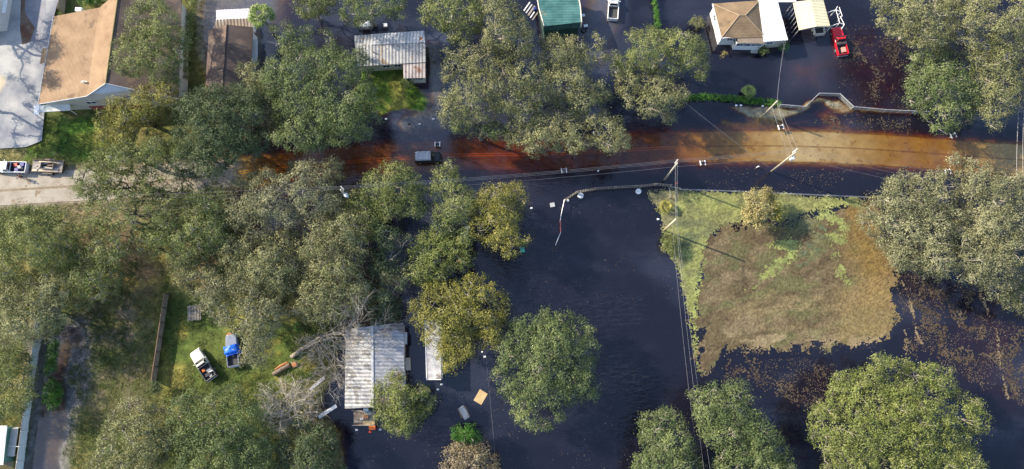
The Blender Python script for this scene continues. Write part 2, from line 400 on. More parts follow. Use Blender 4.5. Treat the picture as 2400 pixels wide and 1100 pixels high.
op = mth('SUBTRACT', 1.0, mth('EXPONENT', mth('MULTIPLY', dep, -3.2)))
op = mth('MAXIMUM', op, mth('MULTIPLY', attr('sky_sheen'), 1.0))
m1 = N.new('ShaderNodeMixShader'); L.new(op, m1.inputs[0]); L.new(tr.outputs[0], m1.inputs[1])
add = N.new('ShaderNodeAddShader'); L.new(body.outputs[0], add.inputs[0])
tr2 = N.new('ShaderNodeBsdfTransparent'); tsc = N.new('ShaderNodeVectorMath'); tsc.operation = 'SCALE'; L.new(cmb.outputs[0], tsc.inputs[0]); L.new(mth('SUBTRACT', 1.0, mth('MULTIPLY', attr('sky_sheen'), 0.95)), tsc.inputs['Scale'])
L.new(tsc.outputs[0], tr2.inputs['Color']); L.new(tr2.outputs[0], add.inputs[1])
L.new(add.outputs[0], m1.inputs[2])
gl = N.new('ShaderNodeBsdfGlossy'); gl.inputs['Roughness'].default_value = 0.06; gl.inputs['Color'].default_value = (1, 1, 1, 1)
rip = N.new('ShaderNodeTexNoise'); rip.inputs['Scale'].default_value = 1.3; rip.inputs['Detail'].default_value = 3; rip.inputs['Distortion'].default_value = 0.8
mp = N.new('ShaderNodeMapping'); mp.inputs['Rotation'].default_value = (0, 0, 0.5); mp.inputs['Scale'].default_value = (0.45, 1.5, 1); L.new(tc.outputs['Object'], mp.inputs['Vector']); L.new(mp.outputs[0], rip.inputs['Vector'])
bp = N.new('ShaderNodeBump'); bp.inputs['Distance'].default_value = 0.30; bp.inputs['Strength'].default_value = 0.8; L.new(mth('MULTIPLY', rip.outputs['Fac'], attr('wind')), bp.inputs['Height'])
L.new(bp.outputs[0], gl.inputs['Normal']); L.new(bp.outputs[0], body.inputs['Normal'])
fr = N.new('ShaderNodeFresnel'); fr.inputs['IOR'].default_value = 1.58
m2 = N.new('ShaderNodeMixShader'); geo = N.new('ShaderNodeNewGeometry')
L.new(mth('MULTIPLY', fr.outputs[0], mth('SUBTRACT', 1.0, geo.outputs['Backfacing'])), m2.inputs[0]);   # from below the sheet lets the light out
L.new(m1.outputs[0], m2.inputs[1]); L.new(gl.outputs[0], m2.inputs[2]); L.new(m2.outputs[0], out.inputs[0])
wind = np.clip(region([(1180, 430), (1480, 440), (1560, 520), (1640, 900), (1500, 1000), (1300, 1100), (1000, 1100), (1150, 900), (1180, 640)], 6), 0.12, 1)
wind *= 0.25 + 1.3 * sstep(.38, .62, fbm(XX * .06, YY * .09, 137))
water = grid_mesh('water', XX, YY, np.zeros(XX.shape), None, {'depth': depth, 'sky_sheen': sky_sheen, 'wind': wind}, wm); setprops(water, kind='structure')

# road ribbon and its centre line
def ribbon(name, offs, lift, material, i0=0, i1=None, kind='structure'):
    pts = RC[i0:i1]; tang = np.gradient(pts[:, :2], axis=0); tang /= np.linalg.norm(tang, axis=1)[:, None]
    nrm = np.stack([-tang[:, 1], tang[:, 0]], 1)
    X = pts[:, 0][:, None] + nrm[:, 0][:, None] * np.array(offs)[None]; Y = pts[:, 1][:, None] + nrm[:, 1][:, None] * np.array(offs)[None]
    Z = pts[:, 2][:, None] - 0.018 * np.abs(np.array(offs))[None] + lift + 0.0 * X
    o = grid_mesh(name, X, Y, Z, None, None, material); setprops(o, kind=kind); return o
road_m = mat('road_surface', (0.27, 0.235, 0.19), (0.36, 0.33, 0.285), 0.9, 0.5, bump=0.01, speck=(0.9, 0.60, (0.22, 0.17, 0.12)))
road = ribbon('road', list(np.linspace(-ROADW, ROADW, 9)), 0.0, road_m)
def rc_i(u): return int(np.argmin([abs(to_px(x, y)[0] - u) for x, y, _ in RC]))
line_m = mat('yellow_paint', (0.88, 0.62, 0.10), (0.70, 0.48, 0.09), 0.8, 3.0)
for o_ in (-0.28, 0.10): ribbon('centre_line', [o_, o_ + 0.19], 0.012, line_m, rc_i(560), rc_i(1590))
seam_m = mat('road_dirt', (0.16, 0.12, 0.08), (0.26, 0.21, 0.15), 0.95, 1.2)
ribbon('road_seam', [-0.35, 0.05], 0.012, seam_m, rc_i(-300), rc_i(500)); ribbon('road_seam', [-0.1, 0.18], 0.012, seam_m, rc_i(1640), rc_i(2700))

# car park of pale worn concrete (a sheet above the ground) with its stain and a painted shade patch
def sheet_px(name, poly, z, material, cell=0.8):
    mb = MB(); pts = [P(u, v, z) for u, v in poly]; mb.add(pts, [tuple(range(len(pts)))])
    o = mb.build(name, material); bm = bmesh.new(); bm.from_mesh(o.data); bmesh.ops.triangulate(bm, faces=bm.faces)
    for f in bm.faces:
        if f.normal.z < 0: f.normal_flip()
    bm.to_mesh(o.data); bm.free(); return setprops(o, kind='structure')
def lot_mat():
    m = mat('worn_concrete', (0.17, 0.185, 0.225), (0.40, 0.40, 0.40), 0.85, 0.13, detail=10, contrast=(0.40, 0.60), speck=(0.09, 0.585, (0.46, 0.40, 0.30)))
    return m
sheet_px('parking_lot', [(-400, -300), (150, -300), (137, 0), (126, 40), (104, 150), (92, 245), (104, 262), (98, 330), (60, 345), (-60, 352), (-400, 350)], 0.62, lot_mat())
sheet_px('shade_patch', [(62, -60), (110, -60), (106, 60), (96, 96), (60, 100), (50, 40)], 0.625, mat('shaded_concrete', (0.15, 0.16, 0.20), (0.24, 0.24, 0.28), 0.6, 0.5))  # blue-grey dappled shade put into the paving colour
sheet_px('mud_strip', [(50, -60), (62, -60), (58, 30), (82, 66), (70, 98), (52, 106), (47, 70)], 0.63, mat('red_mud', (0.12, 0.055, 0.035), (0.20, 0.16, 0.12), 0.8, 0.5))

def gz(x, y):
    """height of the solid ground"""
    i = int(np.clip(np.searchsorted(GX, x), 1, len(GX) - 1)); j = int(np.clip(np.searchsorted(GY, y), 1, len(GY) - 1))
    return float(min(Hh[j, i], Hh[j - 1, i - 1]))
def G(u, v):
    p = P(u, v, 0); z = gz(p.x, p.y); p = P(u, v, z); return Vector((p.x, p.y, z))

# ------------------------------------------------------------------ trees
BARK = mat('grey_bark', (0.17, 0.15, 0.125), (0.36, 0.33, 0.285), 0.9, 1.5)
PALE = mat('pale_dead_wood', (0.30, 0.26, 0.21), (0.46, 0.42, 0.36), 0.9, 1.5)
DARKB = mat('dark_bark', (0.045, 0.037, 0.03), (0.12, 0.10, 0.08), 0.9, 1.5)
TWIG = mat('lichen_grey_twigs', (0.22, 0.195, 0.16), (0.40, 0.36, 0.31), 0.9, 1.5)
F_GREY = foliage('grey_green_oak', (0.085, 0.096, 0.038), (0.205, 0.215, 0.095), (0.385, 0.372, 0.195))
F_OLIVE = foliage('olive_oak', (0.064, 0.088, 0.026), (0.165, 0.195, 0.062), (0.325, 0.340, 0.130))
F_GREEN = foliage('green_oak', (0.050, 0.080, 0.028), (0.130, 0.172, 0.062), (0.265, 0.302, 0.125))
F_DARK = foliage('dark_green_oak', (0.032, 0.054, 0.024), (0.080, 0.112, 0.048), (0.172, 0.208, 0.098))
F_LIME = foliage('bright_green_tree', (0.075, 0.102, 0.024), (0.180, 0.212, 0.058), (0.330, 0.352, 0.125))
F_GOLD = foliage('yellow_green_tree', (0.095, 0.102, 0.020), (0.225, 0.218, 0.046), (0.395, 0.360, 0.105))
F_TAN = foliage('tan_tree', (0.20, 0.175, 0.065), (0.36, 0.31, 0.125), (0.52, 0.46, 0.23))
F_PALE = foliage('mossy_pale_oak', (0.098, 0.106, 0.052), (0.215, 0.220, 0.115), (0.385, 0.372, 0.215))
F_VIVID = foliage('vivid_vine', (0.0224, 0.0784, 0.0115), (0.053, 0.154, 0.0223), (0.1412, 0.264, 0.0506))
F_BROWN = foliage('brown_dry_leaves', (0.13, 0.105, 0.052), (0.26, 0.215, 0.12), (0.42, 0.36, 0.22))
F_PALM = foliage('palm_green', (0.0391, 0.0888, 0.0192), (0.1118, 0.187, 0.0455), (0.3178, 0.363, 0.1316))

def leaf_mesh(name, centers, outs, sizes, tints, material, parent, origin):
    n = len(centers)
    nv = outs * 1.5 + rng.normal(0, 0.62, (n, 3)); nv[:, 2] += 0.25; nv /= np.linalg.norm(nv, axis=1)[:, None] + 1e-9
    a = np.cross(nv, rng.normal(0, 1, (n, 3))); a /= np.linalg.norm(a, axis=1)[:, None] + 1e-9
    b = np.cross(nv, a)
    l = sizes[:, None]; wd = (sizes * rng.uniform(0.32, 0.6, n))[:, None]
    c = centers - np.array(origin)[None]
    tri = np.stack([c + a * l, c - a * l * 0.55 + b * wd, c - a * l * 0.55 - b * wd], 1).reshape(-1, 3).astype(np.float32)
    me = bpy.data.meshes.new(name)
    me.vertices.add(3 * n); me.vertices.foreach_set('co', tri.ravel())
    me.loops.add(3 * n); me.loops.foreach_set('vertex_index', np.arange(3 * n, dtype=np.int32))
    me.polygons.add(n); me.polygons.foreach_set('loop_start', np.arange(0, 3 * n, 3, dtype=np.int32))
    me.update(calc_edges=True)
    at = me.attributes.new('tint', 'FLOAT', 'FACE'); at.data.foreach_set('value', np.clip(tints, 0, 1).astype(np.float32))
    me.materials.append(material)
    o = bpy.data.objects.new(name, me); COL.objects.link(o); o.parent = parent; return o

def sph(n, zmin=-0.35):
    z = rng.uniform(zmin, 1, n); t = rng.uniform(0, 2 * np.pi, n); s = np.sqrt(1 - z * z)
    return np.stack([s * np.cos(t), s * np.sin(t), z], 1)

LEAVES = 0
def tree(name, label, poly, H, fmat, lr=(1.35, 2.5), dens=1.0, cat='tree', group='trees standing in and around the flood', bark=None, leaf=0.155,
         twigs=5, spacing=0.90, low=0.42, gap=0.07, trunk_r=None, base=None, tuft=0.34, stem='trunk', squash=0.8):
    """poly: outline of the crown in photograph pixels; H: height of the tree in metres"""
    global LEAVES
    bark = bark or BARK
    pa = np.array(poly, float); c0 = pa.mean(0); lo, hi = pa.min(0), pa.max(0)
    bp_ = P(*(base or c0), 0 if base else 0.55 * H); gd = gz(bp_.x, bp_.y); bz = max(gd, -0.15); root_xy = Vector((bp_.x, bp_.y, bz))
    root = thing(name, label, cat, root_xy, 0, group)
    cand = rng.uniform(lo, hi, (900, 2)); d = sdist(cand[:, 0], cand[:, 1], pa) / 14.0 + (fbm(cand[:, 0] / 32, cand[:, 1] / 32, int(abs(c0[0]))) - .5) * min(3.8, H * .34)
    ok = d > 0.35; cand, d = cand[ok], d[ok]
    if len(cand) == 0: cand = c0[None]; d = np.array([1.0])
    D = max(d.max(), 0.8); lobes = []
    for k in range(len(cand)):
        r = rng.uniform(*lr); r = min(r, max(0.5, d[k] * 0.95 + 0.2))
        p2 = cand[k] / 14.0
        if any((p2[0] - q[0]) ** 2 + (p2[1] - q[1]) ** 2 < (spacing * 0.5 * (r + q[2])) ** 2 for q in lobes): continue
        if gap and rng.random() < gap and d[k] < 0.8 * D: lobes.append((p2[0], p2[1], r * 0.8, None)); continue
        e = min(1.0, d[k] / D); zc = H * (low + (0.93 - low) * math.sqrt(max(0, 1 - (1 - e) ** 2))) - r * 0.55 + rng.normal(0, 0.065 * H)
        lobes.append((p2[0], p2[1], r, max(0.5, zc)))
    L3 = []
    for q in lobes:
        if q[3] is None: continue
        w_ = P(q[0] * 14, q[1] * 14, q[3] + q[2] * 0.3); L3.append((np.array([w_.x, w_.y, bz + q[3]]), q[2]))
    C, O, Sz, T = [], [], [], []; tw = []
    for c, r in L3:
        nt = max(6, int(27 * (r / 1.6) ** 2 * dens)); dirs = sph(nt, -0.25)
        lobe_t = rng.normal(0, 0.13)
        rad = r * rng.uniform(0.70, 1.10, nt)
        tp = c + dirs * rad[:, None] * np.array([1, 1, squash])
        nl = int(22 * dens ** 0.5)
        for i in range(nt):
            k = max(4, int(nl * rng.uniform(0.6, 1.4)))
            off = rng.normal(0, tuft * rng.uniform(0.7, 1.2), (k, 3)) * np.array([1, 1, 0.75])
            C.append(tp[i] + off); O.append(np.tile(dirs[i], (k, 1)) * 0.7 + off * 0.9)
            Sz.append(rng.uniform(0.6, 1.25, k) * leaf)
            T.append(0.47 + lobe_t + rng.normal(0, 0.12) + rng.normal(0, 0.085, k))
        for i in rng.permutation(nt)[:twigs]:
            if dirs[i][2] > -0.1: tw.append((c - np.array([0, 0, r * 0.5]), tp[i] + dirs[i] * 0.12))
    if C:
        C = np.concatenate(C); O = np.concatenate(O); Sz = np.concatenate(Sz); T = np.concatenate(T); LEAVES += len(C)
        leaf_mesh('crown', C, O, Sz, T, fmat, root, root_xy)
    # trunk and limbs: each lobe hangs on the nearest lobe that lies closer to the trunk
    mb = MB(); rt = trunk_r or 0.028 * H + 0.06
    fork = np.array([bp_.x, bp_.y, bz + H * (0.28 if H > 4 else 0.1)])
    nodes = [fork] + [c - np.array([0, 0, r * 0.45]) for c, r in L3]
    order = sorted(range(1, len(nodes)), key=lambda i: np.linalg.norm(nodes[i][:2] - fork[:2])); par = {}; cnt = {0: 1}; done = [0]
    for i in order:
        di = np.linalg.norm(nodes[i][:2] - fork[:2])
        j = min(done, key=lambda q: np.linalg.norm(nodes[q] - nodes[i]) + 0.25 * np.linalg.norm(nodes[q] - fork)); par[i] = j; done.append(i); cnt[i] = 1
    for i in reversed(order): cnt[par[i]] = cnt.get(par[i], 1) + cnt[i]
    for i in order:
        a, b = nodes[par[i]], nodes[i]; ra = min(rt * 0.7, 0.045 + 0.035 * math.sqrt(cnt[i])); ln = np.linalg.norm(b - a)
        m1_ = a + (b - a) * 0.35 + rng.normal(0, 0.10 * ln, 3); m2_ = a + (b - a) * 0.7 + rng.normal(0, 0.07 * ln, 3)
        mb.tube([a, m1_, m2_, b], [ra, ra * 0.85, ra * 0.72, ra * 0.6], 5)
    lean = rng.normal(0, 0.02 * H, 2)
    mb.tube([(bp_.x, bp_.y, gd - 0.4), (bp_.x, bp_.y, bz + 0.3), (bp_.x + lean[0], bp_.y + lean[1], bz + H * .15), tuple(fork)], [rt * 1.5, rt * 1.1, rt * .95, rt * .8], 8)
    for a, b in tw:
        m_ = (a + b) / 2 + rng.normal(0, 0.22, 3); mb.tube([a, m_, b], [0.07, 0.055, 0.022], 3, cap=False, m=1)
    mb.build(stem, [bark, TWIG], root, origin=root_xy)
    return root

def branch(mb, p, d, ln, r, depth, spread=0.6, grav=0.0, nch=3):
    pts = [p]; q = p; dd = d
    for k in range(3):
        dd = (dd + Vector(rng.normal(0, 0.16, 3)) + Vector((0, 0, grav))).normalized(); q = q + dd * ln / 3; pts.append(q)
    mb.tube(pts, [r, r * .85, r * .7, r * .55], 5 if r > 0.04 else 3, cap=False)
    if depth <= 0: return
    for k in range(nch):
        t = rng.uniform(0.35, 1.0); i = min(2, int(t * 3)); s = pts[i].lerp(pts[i + 1], t * 3 - i) if i < 3 else pts[3]
        nd = (dd + Vector(rng.normal(0, spread, 3))).normalized()
        branch(mb, s, nd, ln * rng.uniform(.5, .8), max(0.016, r * .56), depth - 1, spread, grav, nch)

TREES_NORTH = [
 ('live_oak', 'tall grey-green oak leaning over the dark slope of the brown church-like roof', [(318,8),(365,-20),(425,40),(435,100),(412,128),(425,170),(418,200),(380,200),(345,190),(300,175),(276,150),(268,112),(292,85),(296,40)], 13, F_OLIVE, dict(gap=.1)),
 ('maple_tree', 'loose yellow-green tree in front of the white gable of the brown-roofed building', [(250,232),(300,212),(345,192),(395,196),(428,212),(428,250),(385,272),(345,300),(300,322),(262,350),(232,345),(225,300),(246,262)], 11, F_GOLD, dict(gap=.14, lr=(.9,1.7), bark=DARKB)),
 ('live_oak', 'big dark green oak between the brown gabled roofs and the road', [(425,225),(470,195),(540,188),(600,205),(618,245),(605,300),(635,330),(600,358),(545,365),(520,405),(470,415),(420,420),(395,395),(420,330),(395,285)], 13, F_DARK, dict(dens=1.35, spacing=.82)),
 ('live_oak', 'sparse olive oak spreading over the dry road beside the lawn', [(240,345),(300,318),(350,300),(395,310),(400,360),(395,400),(350,415),(300,420),(240,400),(222,372)], 10.5, F_OLIVE, dict(gap=.14, dens=.9, lr=(.9,1.7), bark=DARKB)),
 ('live_oak', 'low open oak crown hanging right across the dry road', [(160,420),(205,385),(260,370),(340,395),(420,398),(470,420),(450,450),(380,462),(280,455),(200,462)], 9, F_OLIVE, dict(gap=.22, dens=.85, lr=(.9,1.6), bark=DARKB)),
 ('live_oak', 'slim grey-green tree hugging the right eave of the dark brown gabled roof', [(560,155),(598,138),(620,165),(655,240),(650,300),(612,300),(585,240),(572,190)], 9, F_GREY, dict(lr=(.9,1.6))),
 ('live_oak', 'large round green oak left of the corrugated metal roof', [(640,70),(700,55),(760,70),(800,100),(846,118),(876,160),(882,215),(886,270),(870,308),(825,328),(760,345),(700,356),(655,335),(628,290),(645,240),(618,205),(606,160),(650,130),(622,95)], 13.5, F_GREEN, dict(dens=1.15)),
 ('live_oak', 'rounded green oak behind the corrugated metal roof', [(800,-25),(945,-25),(945,25),(905,35),(880,48),(838,58),(806,45),(795,10)], 10, F_GREEN, dict()),
 ('maple_tree', 'small olive tree over the blue-grey flooded yard at the top edge', [(690,-20),(785,-20),(780,20),(745,38),(705,38),(692,15)], 9, F_OLIVE, dict(gap=.15, lr=(.9,1.6))),
 ('live_oak', 'grey-olive oak nearest the top edge between metal house and green roof', [(985,30),(1020,-20),(1120,-25),(1140,60),(1120,105),(1060,95),(1035,65),(1000,45)], 12, F_OLIVE, dict()),
 ('live_oak', 'silvery grey oak touching the left side of the green metal roof', [(1125,-25),(1200,0),(1232,40),(1258,80),(1245,118),(1190,130),(1130,112),(1120,50)], 13, F_GREY, dict(twigs=5)),
 ('live_oak', 'widest silvery oak of the northern clump with a brown gap in its crown', [(1042,112),(1120,108),(1190,130),(1250,118),(1285,150),(1292,215),(1262,255),(1180,262),(1100,290),(1045,290),(1024,245),(1042,190),(1050,150)], 13.5, F_GREY, dict(twigs=6, gap=.14)),
 ('live_oak', 'greyish oak standing in water below the green metal roof', [(1268,95),(1320,72),(1362,105),(1405,78),(1422,130),(1402,170),(1440,205),(1428,255),(1370,270),(1305,262),(1285,205),(1280,150)], 11.5, F_GREY, dict(twigs=5, gap=.18)),
 ('live_oak', 'moss-hung oak with bare pale limbs overhanging the flooded road', [(1200,262),(1300,258),(1380,268),(1450,268),(1480,312),(1465,350),(1405,345),(1350,352),(1290,356),(1225,350),(1185,320)], 11, F_GREY, dict(twigs=6, gap=.22)),
 ('live_oak', 'low green oak dipping into black water beside the flooded driveway', [(1050,292),(1110,285),(1185,282),(1190,330),(1160,330),(1110,320),(1062,305)], 8, F_GREEN, dict(gap=.1)),
 ('live_oak', 'bright olive oak alone in dark water left of the white hip-roofed house', [(1470,72),(1510,58),(1560,72),(1600,65),(1645,98),(1660,145),(1648,172),(1612,170),(1570,178),(1500,160),(1450,170),(1432,140),(1470,110)], 11, F_OLIVE, dict(twigs=4)),
 ('live_oak', 'grey mossy oak at the left end of the grass strip', [(1440,175),(1500,165),(1575,182),(1608,200),(1612,225),(1582,250),(1580,282),(1540,278),(1500,272),(1468,235)], 9.5, F_GREY, dict(twigs=5, gap=.2)),
 ('live_oak', 'ragged grey oak with long pale limbs in the upper right corner', [(2048,10),(2080,-25),(2180,-25),(2260,-20),(2262,60),(2240,110),(2180,115),(2140,105),(2085,72)], 12.5, F_GREY, dict(twigs=4, gap=.2)),
 ('live_oak', 'full green oak above the right end of the chain-link fence', [(2135,120),(2190,112),(2250,115),(2290,150),(2300,230),(2288,280),(2240,300),(2192,295),(2152,258),(2140,230),(2136,180)], 11.5, F_GREEN, dict(twigs=3)),
 ('live_oak', 'grey oak filling the right edge above the flooded road', [(2262,-25),(2430,-25),(2430,210),(2385,250),(2335,298),(2300,270),(2305,200),(2285,140),(2262,90)], 13, F_GREY, dict(twigs=5, gap=.1)),
]
TREES_SOUTH = [
 ('live_oak', 'wide pale oak covering the left part of the right-hand edge beside the leaf mat', [(2080,432),(2130,402),(2170,405),(2205,382),(2240,420),(2260,500),(2255,600),(2232,660),(2190,650),(2105,622),(2085,592),(2035,560),(2020,500),(2042,455)], 12, F_PALE, dict(twigs=4)),
 ('live_oak', 'wide pale oak running off the right edge below the flooded road', [(2235,368),(2310,368),(2335,400),(2430,405),(2430,640),(2365,682),(2305,672),(2240,660),(2262,590),(2268,500),(2250,430)], 12.5, F_PALE, dict(twigs=5)),
 ('live_oak', 'small grey oak sprig at the right edge over dark water', [(2348,690),(2375,665),(2430,655),(2430,735),(2385,735),(2355,710)], 7, F_GREY, dict(lr=(.7,1.3))),
 ('camphor_tree', 'broad bright green tree standing in dark water in the lower right corner', [(1962,872),(2030,862),(2060,825),(2110,842),(2180,856),(2232,870),(2252,910),(2312,942),(2322,985),(2290,1020),(2322,1110),(2300,1170),(1950,1170),(1935,1060),(1900,1010),(1905,960),(1950,930)], 12, F_LIME, dict(twigs=4, spacing=.95, tuft=.30)),
 ('live_oak', 'green-grey oak at the bottom edge right of the wires', [(1620,930),(1682,898),(1750,898),(1765,950),(1800,990),(1832,1020),(1860,1110),(1850,1160),(1690,1160),(1670,1050),(1632,980)], 10.5, F_GREEN, dict(twigs=4)),
 ('live_oak', 'low green oak at the bottom edge left of the wires', [(1515,970),(1560,960),(1605,970),(1615,1020),(1640,1060),(1650,1160),(1470,1160),(1492,1090),(1512,1050)], 9.5, F_GREEN, dict(twigs=3)),
 ('live_oak', 'round grey-green oak alone in the open dark water', [(1202,762),(1242,747),(1300,725),(1342,747),(1380,772),(1392,802),(1394,928),(1350,942),(1330,970),(1290,987),(1268,1020),(1215,987),(1200,942),(1150,902),(1160,850),(1182,830),(1182,790)], 11, F_GREEN, dict(twigs=4)),
 ('maple_tree', 'golden-green tree hiding most of the small faded trailer roof', [(1000,672),(1060,660),(1112,632),(1150,650),(1185,672),(1180,720),(1190,762),(1160,808),(1118,802),(1100,850),(1052,888),(1030,850),(1000,802),(967,762),(960,720)], 10, F_GOLD, dict(lr=(.9,1.7), spacing=.92, twigs=3)),
 ('camphor_tree', 'yellow-green tree over the lower right corner of the long metal roof', [(882,892),(930,870),(960,900),(1000,912),(1012,950),(990,990),(950,1034),(890,1000),(872,955)], 7.5, F_LIME, dict(lr=(.8,1.5), spacing=.92, gap=.08)),
 ('live_oak', 'pale olive oak south of the road around the wire poles', [(540,420),(600,396),(655,402),(700,372),(760,366),(808,376),(812,420),(775,450),(790,490),(740,522),(690,530),(640,558),(580,560),(535,520),(528,470)], 11, F_PALE, dict(twigs=5, gap=.12)),
 ('live_oak', 'light green oak brushing the dark wagon on the road', [(850,425),(890,382),(940,376),(985,398),(1005,430),(1000,500),(950,505),(880,512),(840,480)], 10, F_OLIVE, dict(twigs=3)),
 ('live_oak', 'light green oak just right of the dark wagon under the wires', [(1010,385),(1050,368),(1072,420),(1118,440),(1115,520),(1070,532),(1015,520),(1005,450)], 10, F_OLIVE, dict(twigs=4, gap=.15)),
 ('maple_tree', 'yellow-olive tree at the left shore of the open dark water', [(1125,450),(1180,432),(1234,416),(1238,470),(1212,520),(1228,575),(1190,600),(1150,580),(1105,545),(1100,500)], 9.5, F_GOLD, dict(lr=(.9,1.7), gap=.08)),
 ('live_oak', 'vivid green oak in the middle of the clump above the golden tree', [(962,552),(1010,535),(1080,548),(1108,582),(1092,622),(1040,652),(1000,670),(957,642),(950,590)], 8.5, F_LIME, dict(twigs=4, gap=.1, tuft=.32)),
 ('live_oak', 'grey-green oak on the left of the central oak clump', [(515,600),(545,565),(610,558),(690,545),(712,600),(700,680),(640,705),(600,690),(540,655)], 11, F_GREY, dict(twigs=4)),
 ('live_oak', 'grey-olive oak in the very middle of the central clump', [(690,530),(760,500),(835,480),(860,540),(845,620),(860,700),(800,742),(715,745),(700,690),(715,600)], 12, F_GREY, dict(twigs=4, gap=.06)),
 ('live_oak', 'dark oak with a bare curving limb in the centre clump', [(850,520),(940,515),(960,570),(945,640),(938,700),(885,742),(868,690),(862,600)], 9, F_DARK, dict(twigs=6, gap=.42, bark=PALE, lr=(1.0, 1.9))),
 ('live_oak', 'pale mossy oak drooping over the blue tarpaulin', [(480,662),(540,650),(600,655),(640,692),(700,712),(690,742),(640,790),(622,848),(575,842),(552,785),(492,742),(462,702)], 10, F_PALE, dict(twigs=4)),
 ('live_oak', 'wide open oak with dark bare limbs below the dry road', [(175,430),(230,408),(300,430),(380,445),(450,470),(528,485),(530,560),(500,605),(430,632),(390,602),(330,590),(275,620),(225,600),(200,530)], 11, F_OLIVE, dict(gap=.2, dens=.85, bark=DARKB, lr=(.9,1.8), twigs=4)),
 ('live_oak', 'feathery green oak right of the bare-limbed one below the dry road', [(430,455),(500,440),(545,470),(552,540),(520,590),(470,600),(430,560)], 9, F_GREEN, dict(gap=.12, lr=(1.0,1.9))),
 ('live_oak', 'thin grey oak above the brown board fence', [(395,575),(470,590),(520,640),(500,690),(450,700),(410,660)], 8, F_GREY, dict(gap=.2, lr=(.9,1.7))),
 ('live_oak', 'low dark oak against the upper end of the long metal roof', [(840,690),(900,680),(945,700),(930,755),(870,760)], 5.5, F_DARK, dict(gap=.1)),
 ('live_oak', 'olive oak in the gap under the wires between road and central clump', [(780,450),(850,440),(900,500),(880,560),(800,560),(760,510)], 8.5, F_OLIVE, dict(gap=.15)),
 ('live_oak', 'green oak hanging over black water right of the central clump', [(1000,510),(1060,520),(1110,545),(1100,580),(1040,560),(1000,545)], 7.5, F_GREEN, dict(gap=.15)),
 ('live_oak', 'grey-green oak at the left edge just below the dry road', [(-30,510),(60,482),(150,492),(198,540),(180,620),(100,650),(-30,655)], 10.5, F_OLIVE, dict(gap=.12, twigs=4)),
 ('live_oak', 'grey mossy oak over the upper end of the pale panel fence', [(-30,650),(90,652),(165,640),(155,720),(140,785),(85,808),(-30,815)], 10, F_GREY, dict(twigs=5, gap=.08)),
 ('live_oak', 'olive oak at the top of the grassy yard', [(170,600),(230,600),(292,650),(270,692),(205,720),(160,715),(165,650)], 8.5, F_OLIVE, dict(gap=.12)),
 ('live_oak', 'low olive oak at the left edge beside the lower fence', [(-30,825),(60,815),(88,860),(70,960),(20,985),(-30,985)], 6.5, F_OLIVE, dict(gap=.3)),
 ('live_oak', 'grey oak at the bottom left with trailing bare branches', [(250,960),(320,932),(370,950),(400,965),(405,1050),(390,1160),(180,1160),(228,1040),(240,990)], 10, F_GREY, dict(twigs=5, gap=.1)),
 ('live_oak', 'green oak at the bottom edge below the parked silver pickup', [(405,945),(445,920),(560,912),(618,945),(640,1000),(640,1160),(400,1160),(415,1050)], 10.5, F_GREEN, dict(twigs=3, gap=.08)),
 ('live_oak', 'dark green oak at the bottom edge left of the navy water', [(650,1020),(700,985),(755,990),(795,1040),(805,1110),(790,1160),(640,1160)], 8, F_DARK, dict(gap=.15)),
 ('willow_tree', 'feathery tan-yellow tree on the green floating mat', [(1742,462),(1765,436),(1802,434),(1822,462),(1815,505),(1795,538),(1765,532),(1748,500)], 5.5, F_TAN, dict(lr=(.6,1.1), tuft=.26, leaf=.16, dens=1.4)),
 ('willow_tree', 'olive companion tree behind the feathery tan one', [(1812,465),(1838,472),(1842,505),(1825,518),(1808,510)], 4.5, F_GOLD, dict(lr=(.6,1.0), leaf=.17)),
 ('live_oak', 'brown-leaved half-dead tree at the bottom edge below the floating boards', [(1040,1050),(1075,1035),(1130,1035),(1165,1050),(1172,1110),(1165,1160),(1035,1160)], 6, F_BROWN, dict(lr=(.7,1.3), twigs=10, gap=.15, bark=PALE, dens=.8)),
]
TREES_EDGE = [
 ('live_oak', 'open oak beyond the left edge whose shade falls on the brown hall roof', [(-175,-70),(-75,-80),(-28,-30),(-25,60),(-40,130),(-115,160),(-180,90)], 12.5, F_OLIVE, dict(gap=.3, lr=(.9, 1.7))),
 ('live_oak', 'second oak beyond the left edge shading the car park', [(-190,165),(-110,160),(-50,165),(-45,235),(-110,280),(-190,250)], 11.5, F_OLIVE, dict(gap=.35, lr=(.9, 1.7))),
]
for nm, lab, poly, H, fm, kw in TREES_NORTH + TREES_EDGE + TREES_SOUTH: tree(nm, lab, poly, H, fm, **kw)
for nm, lab, poly, H, fm, kw in (): tree(nm, lab, poly, H, fm, **kw)

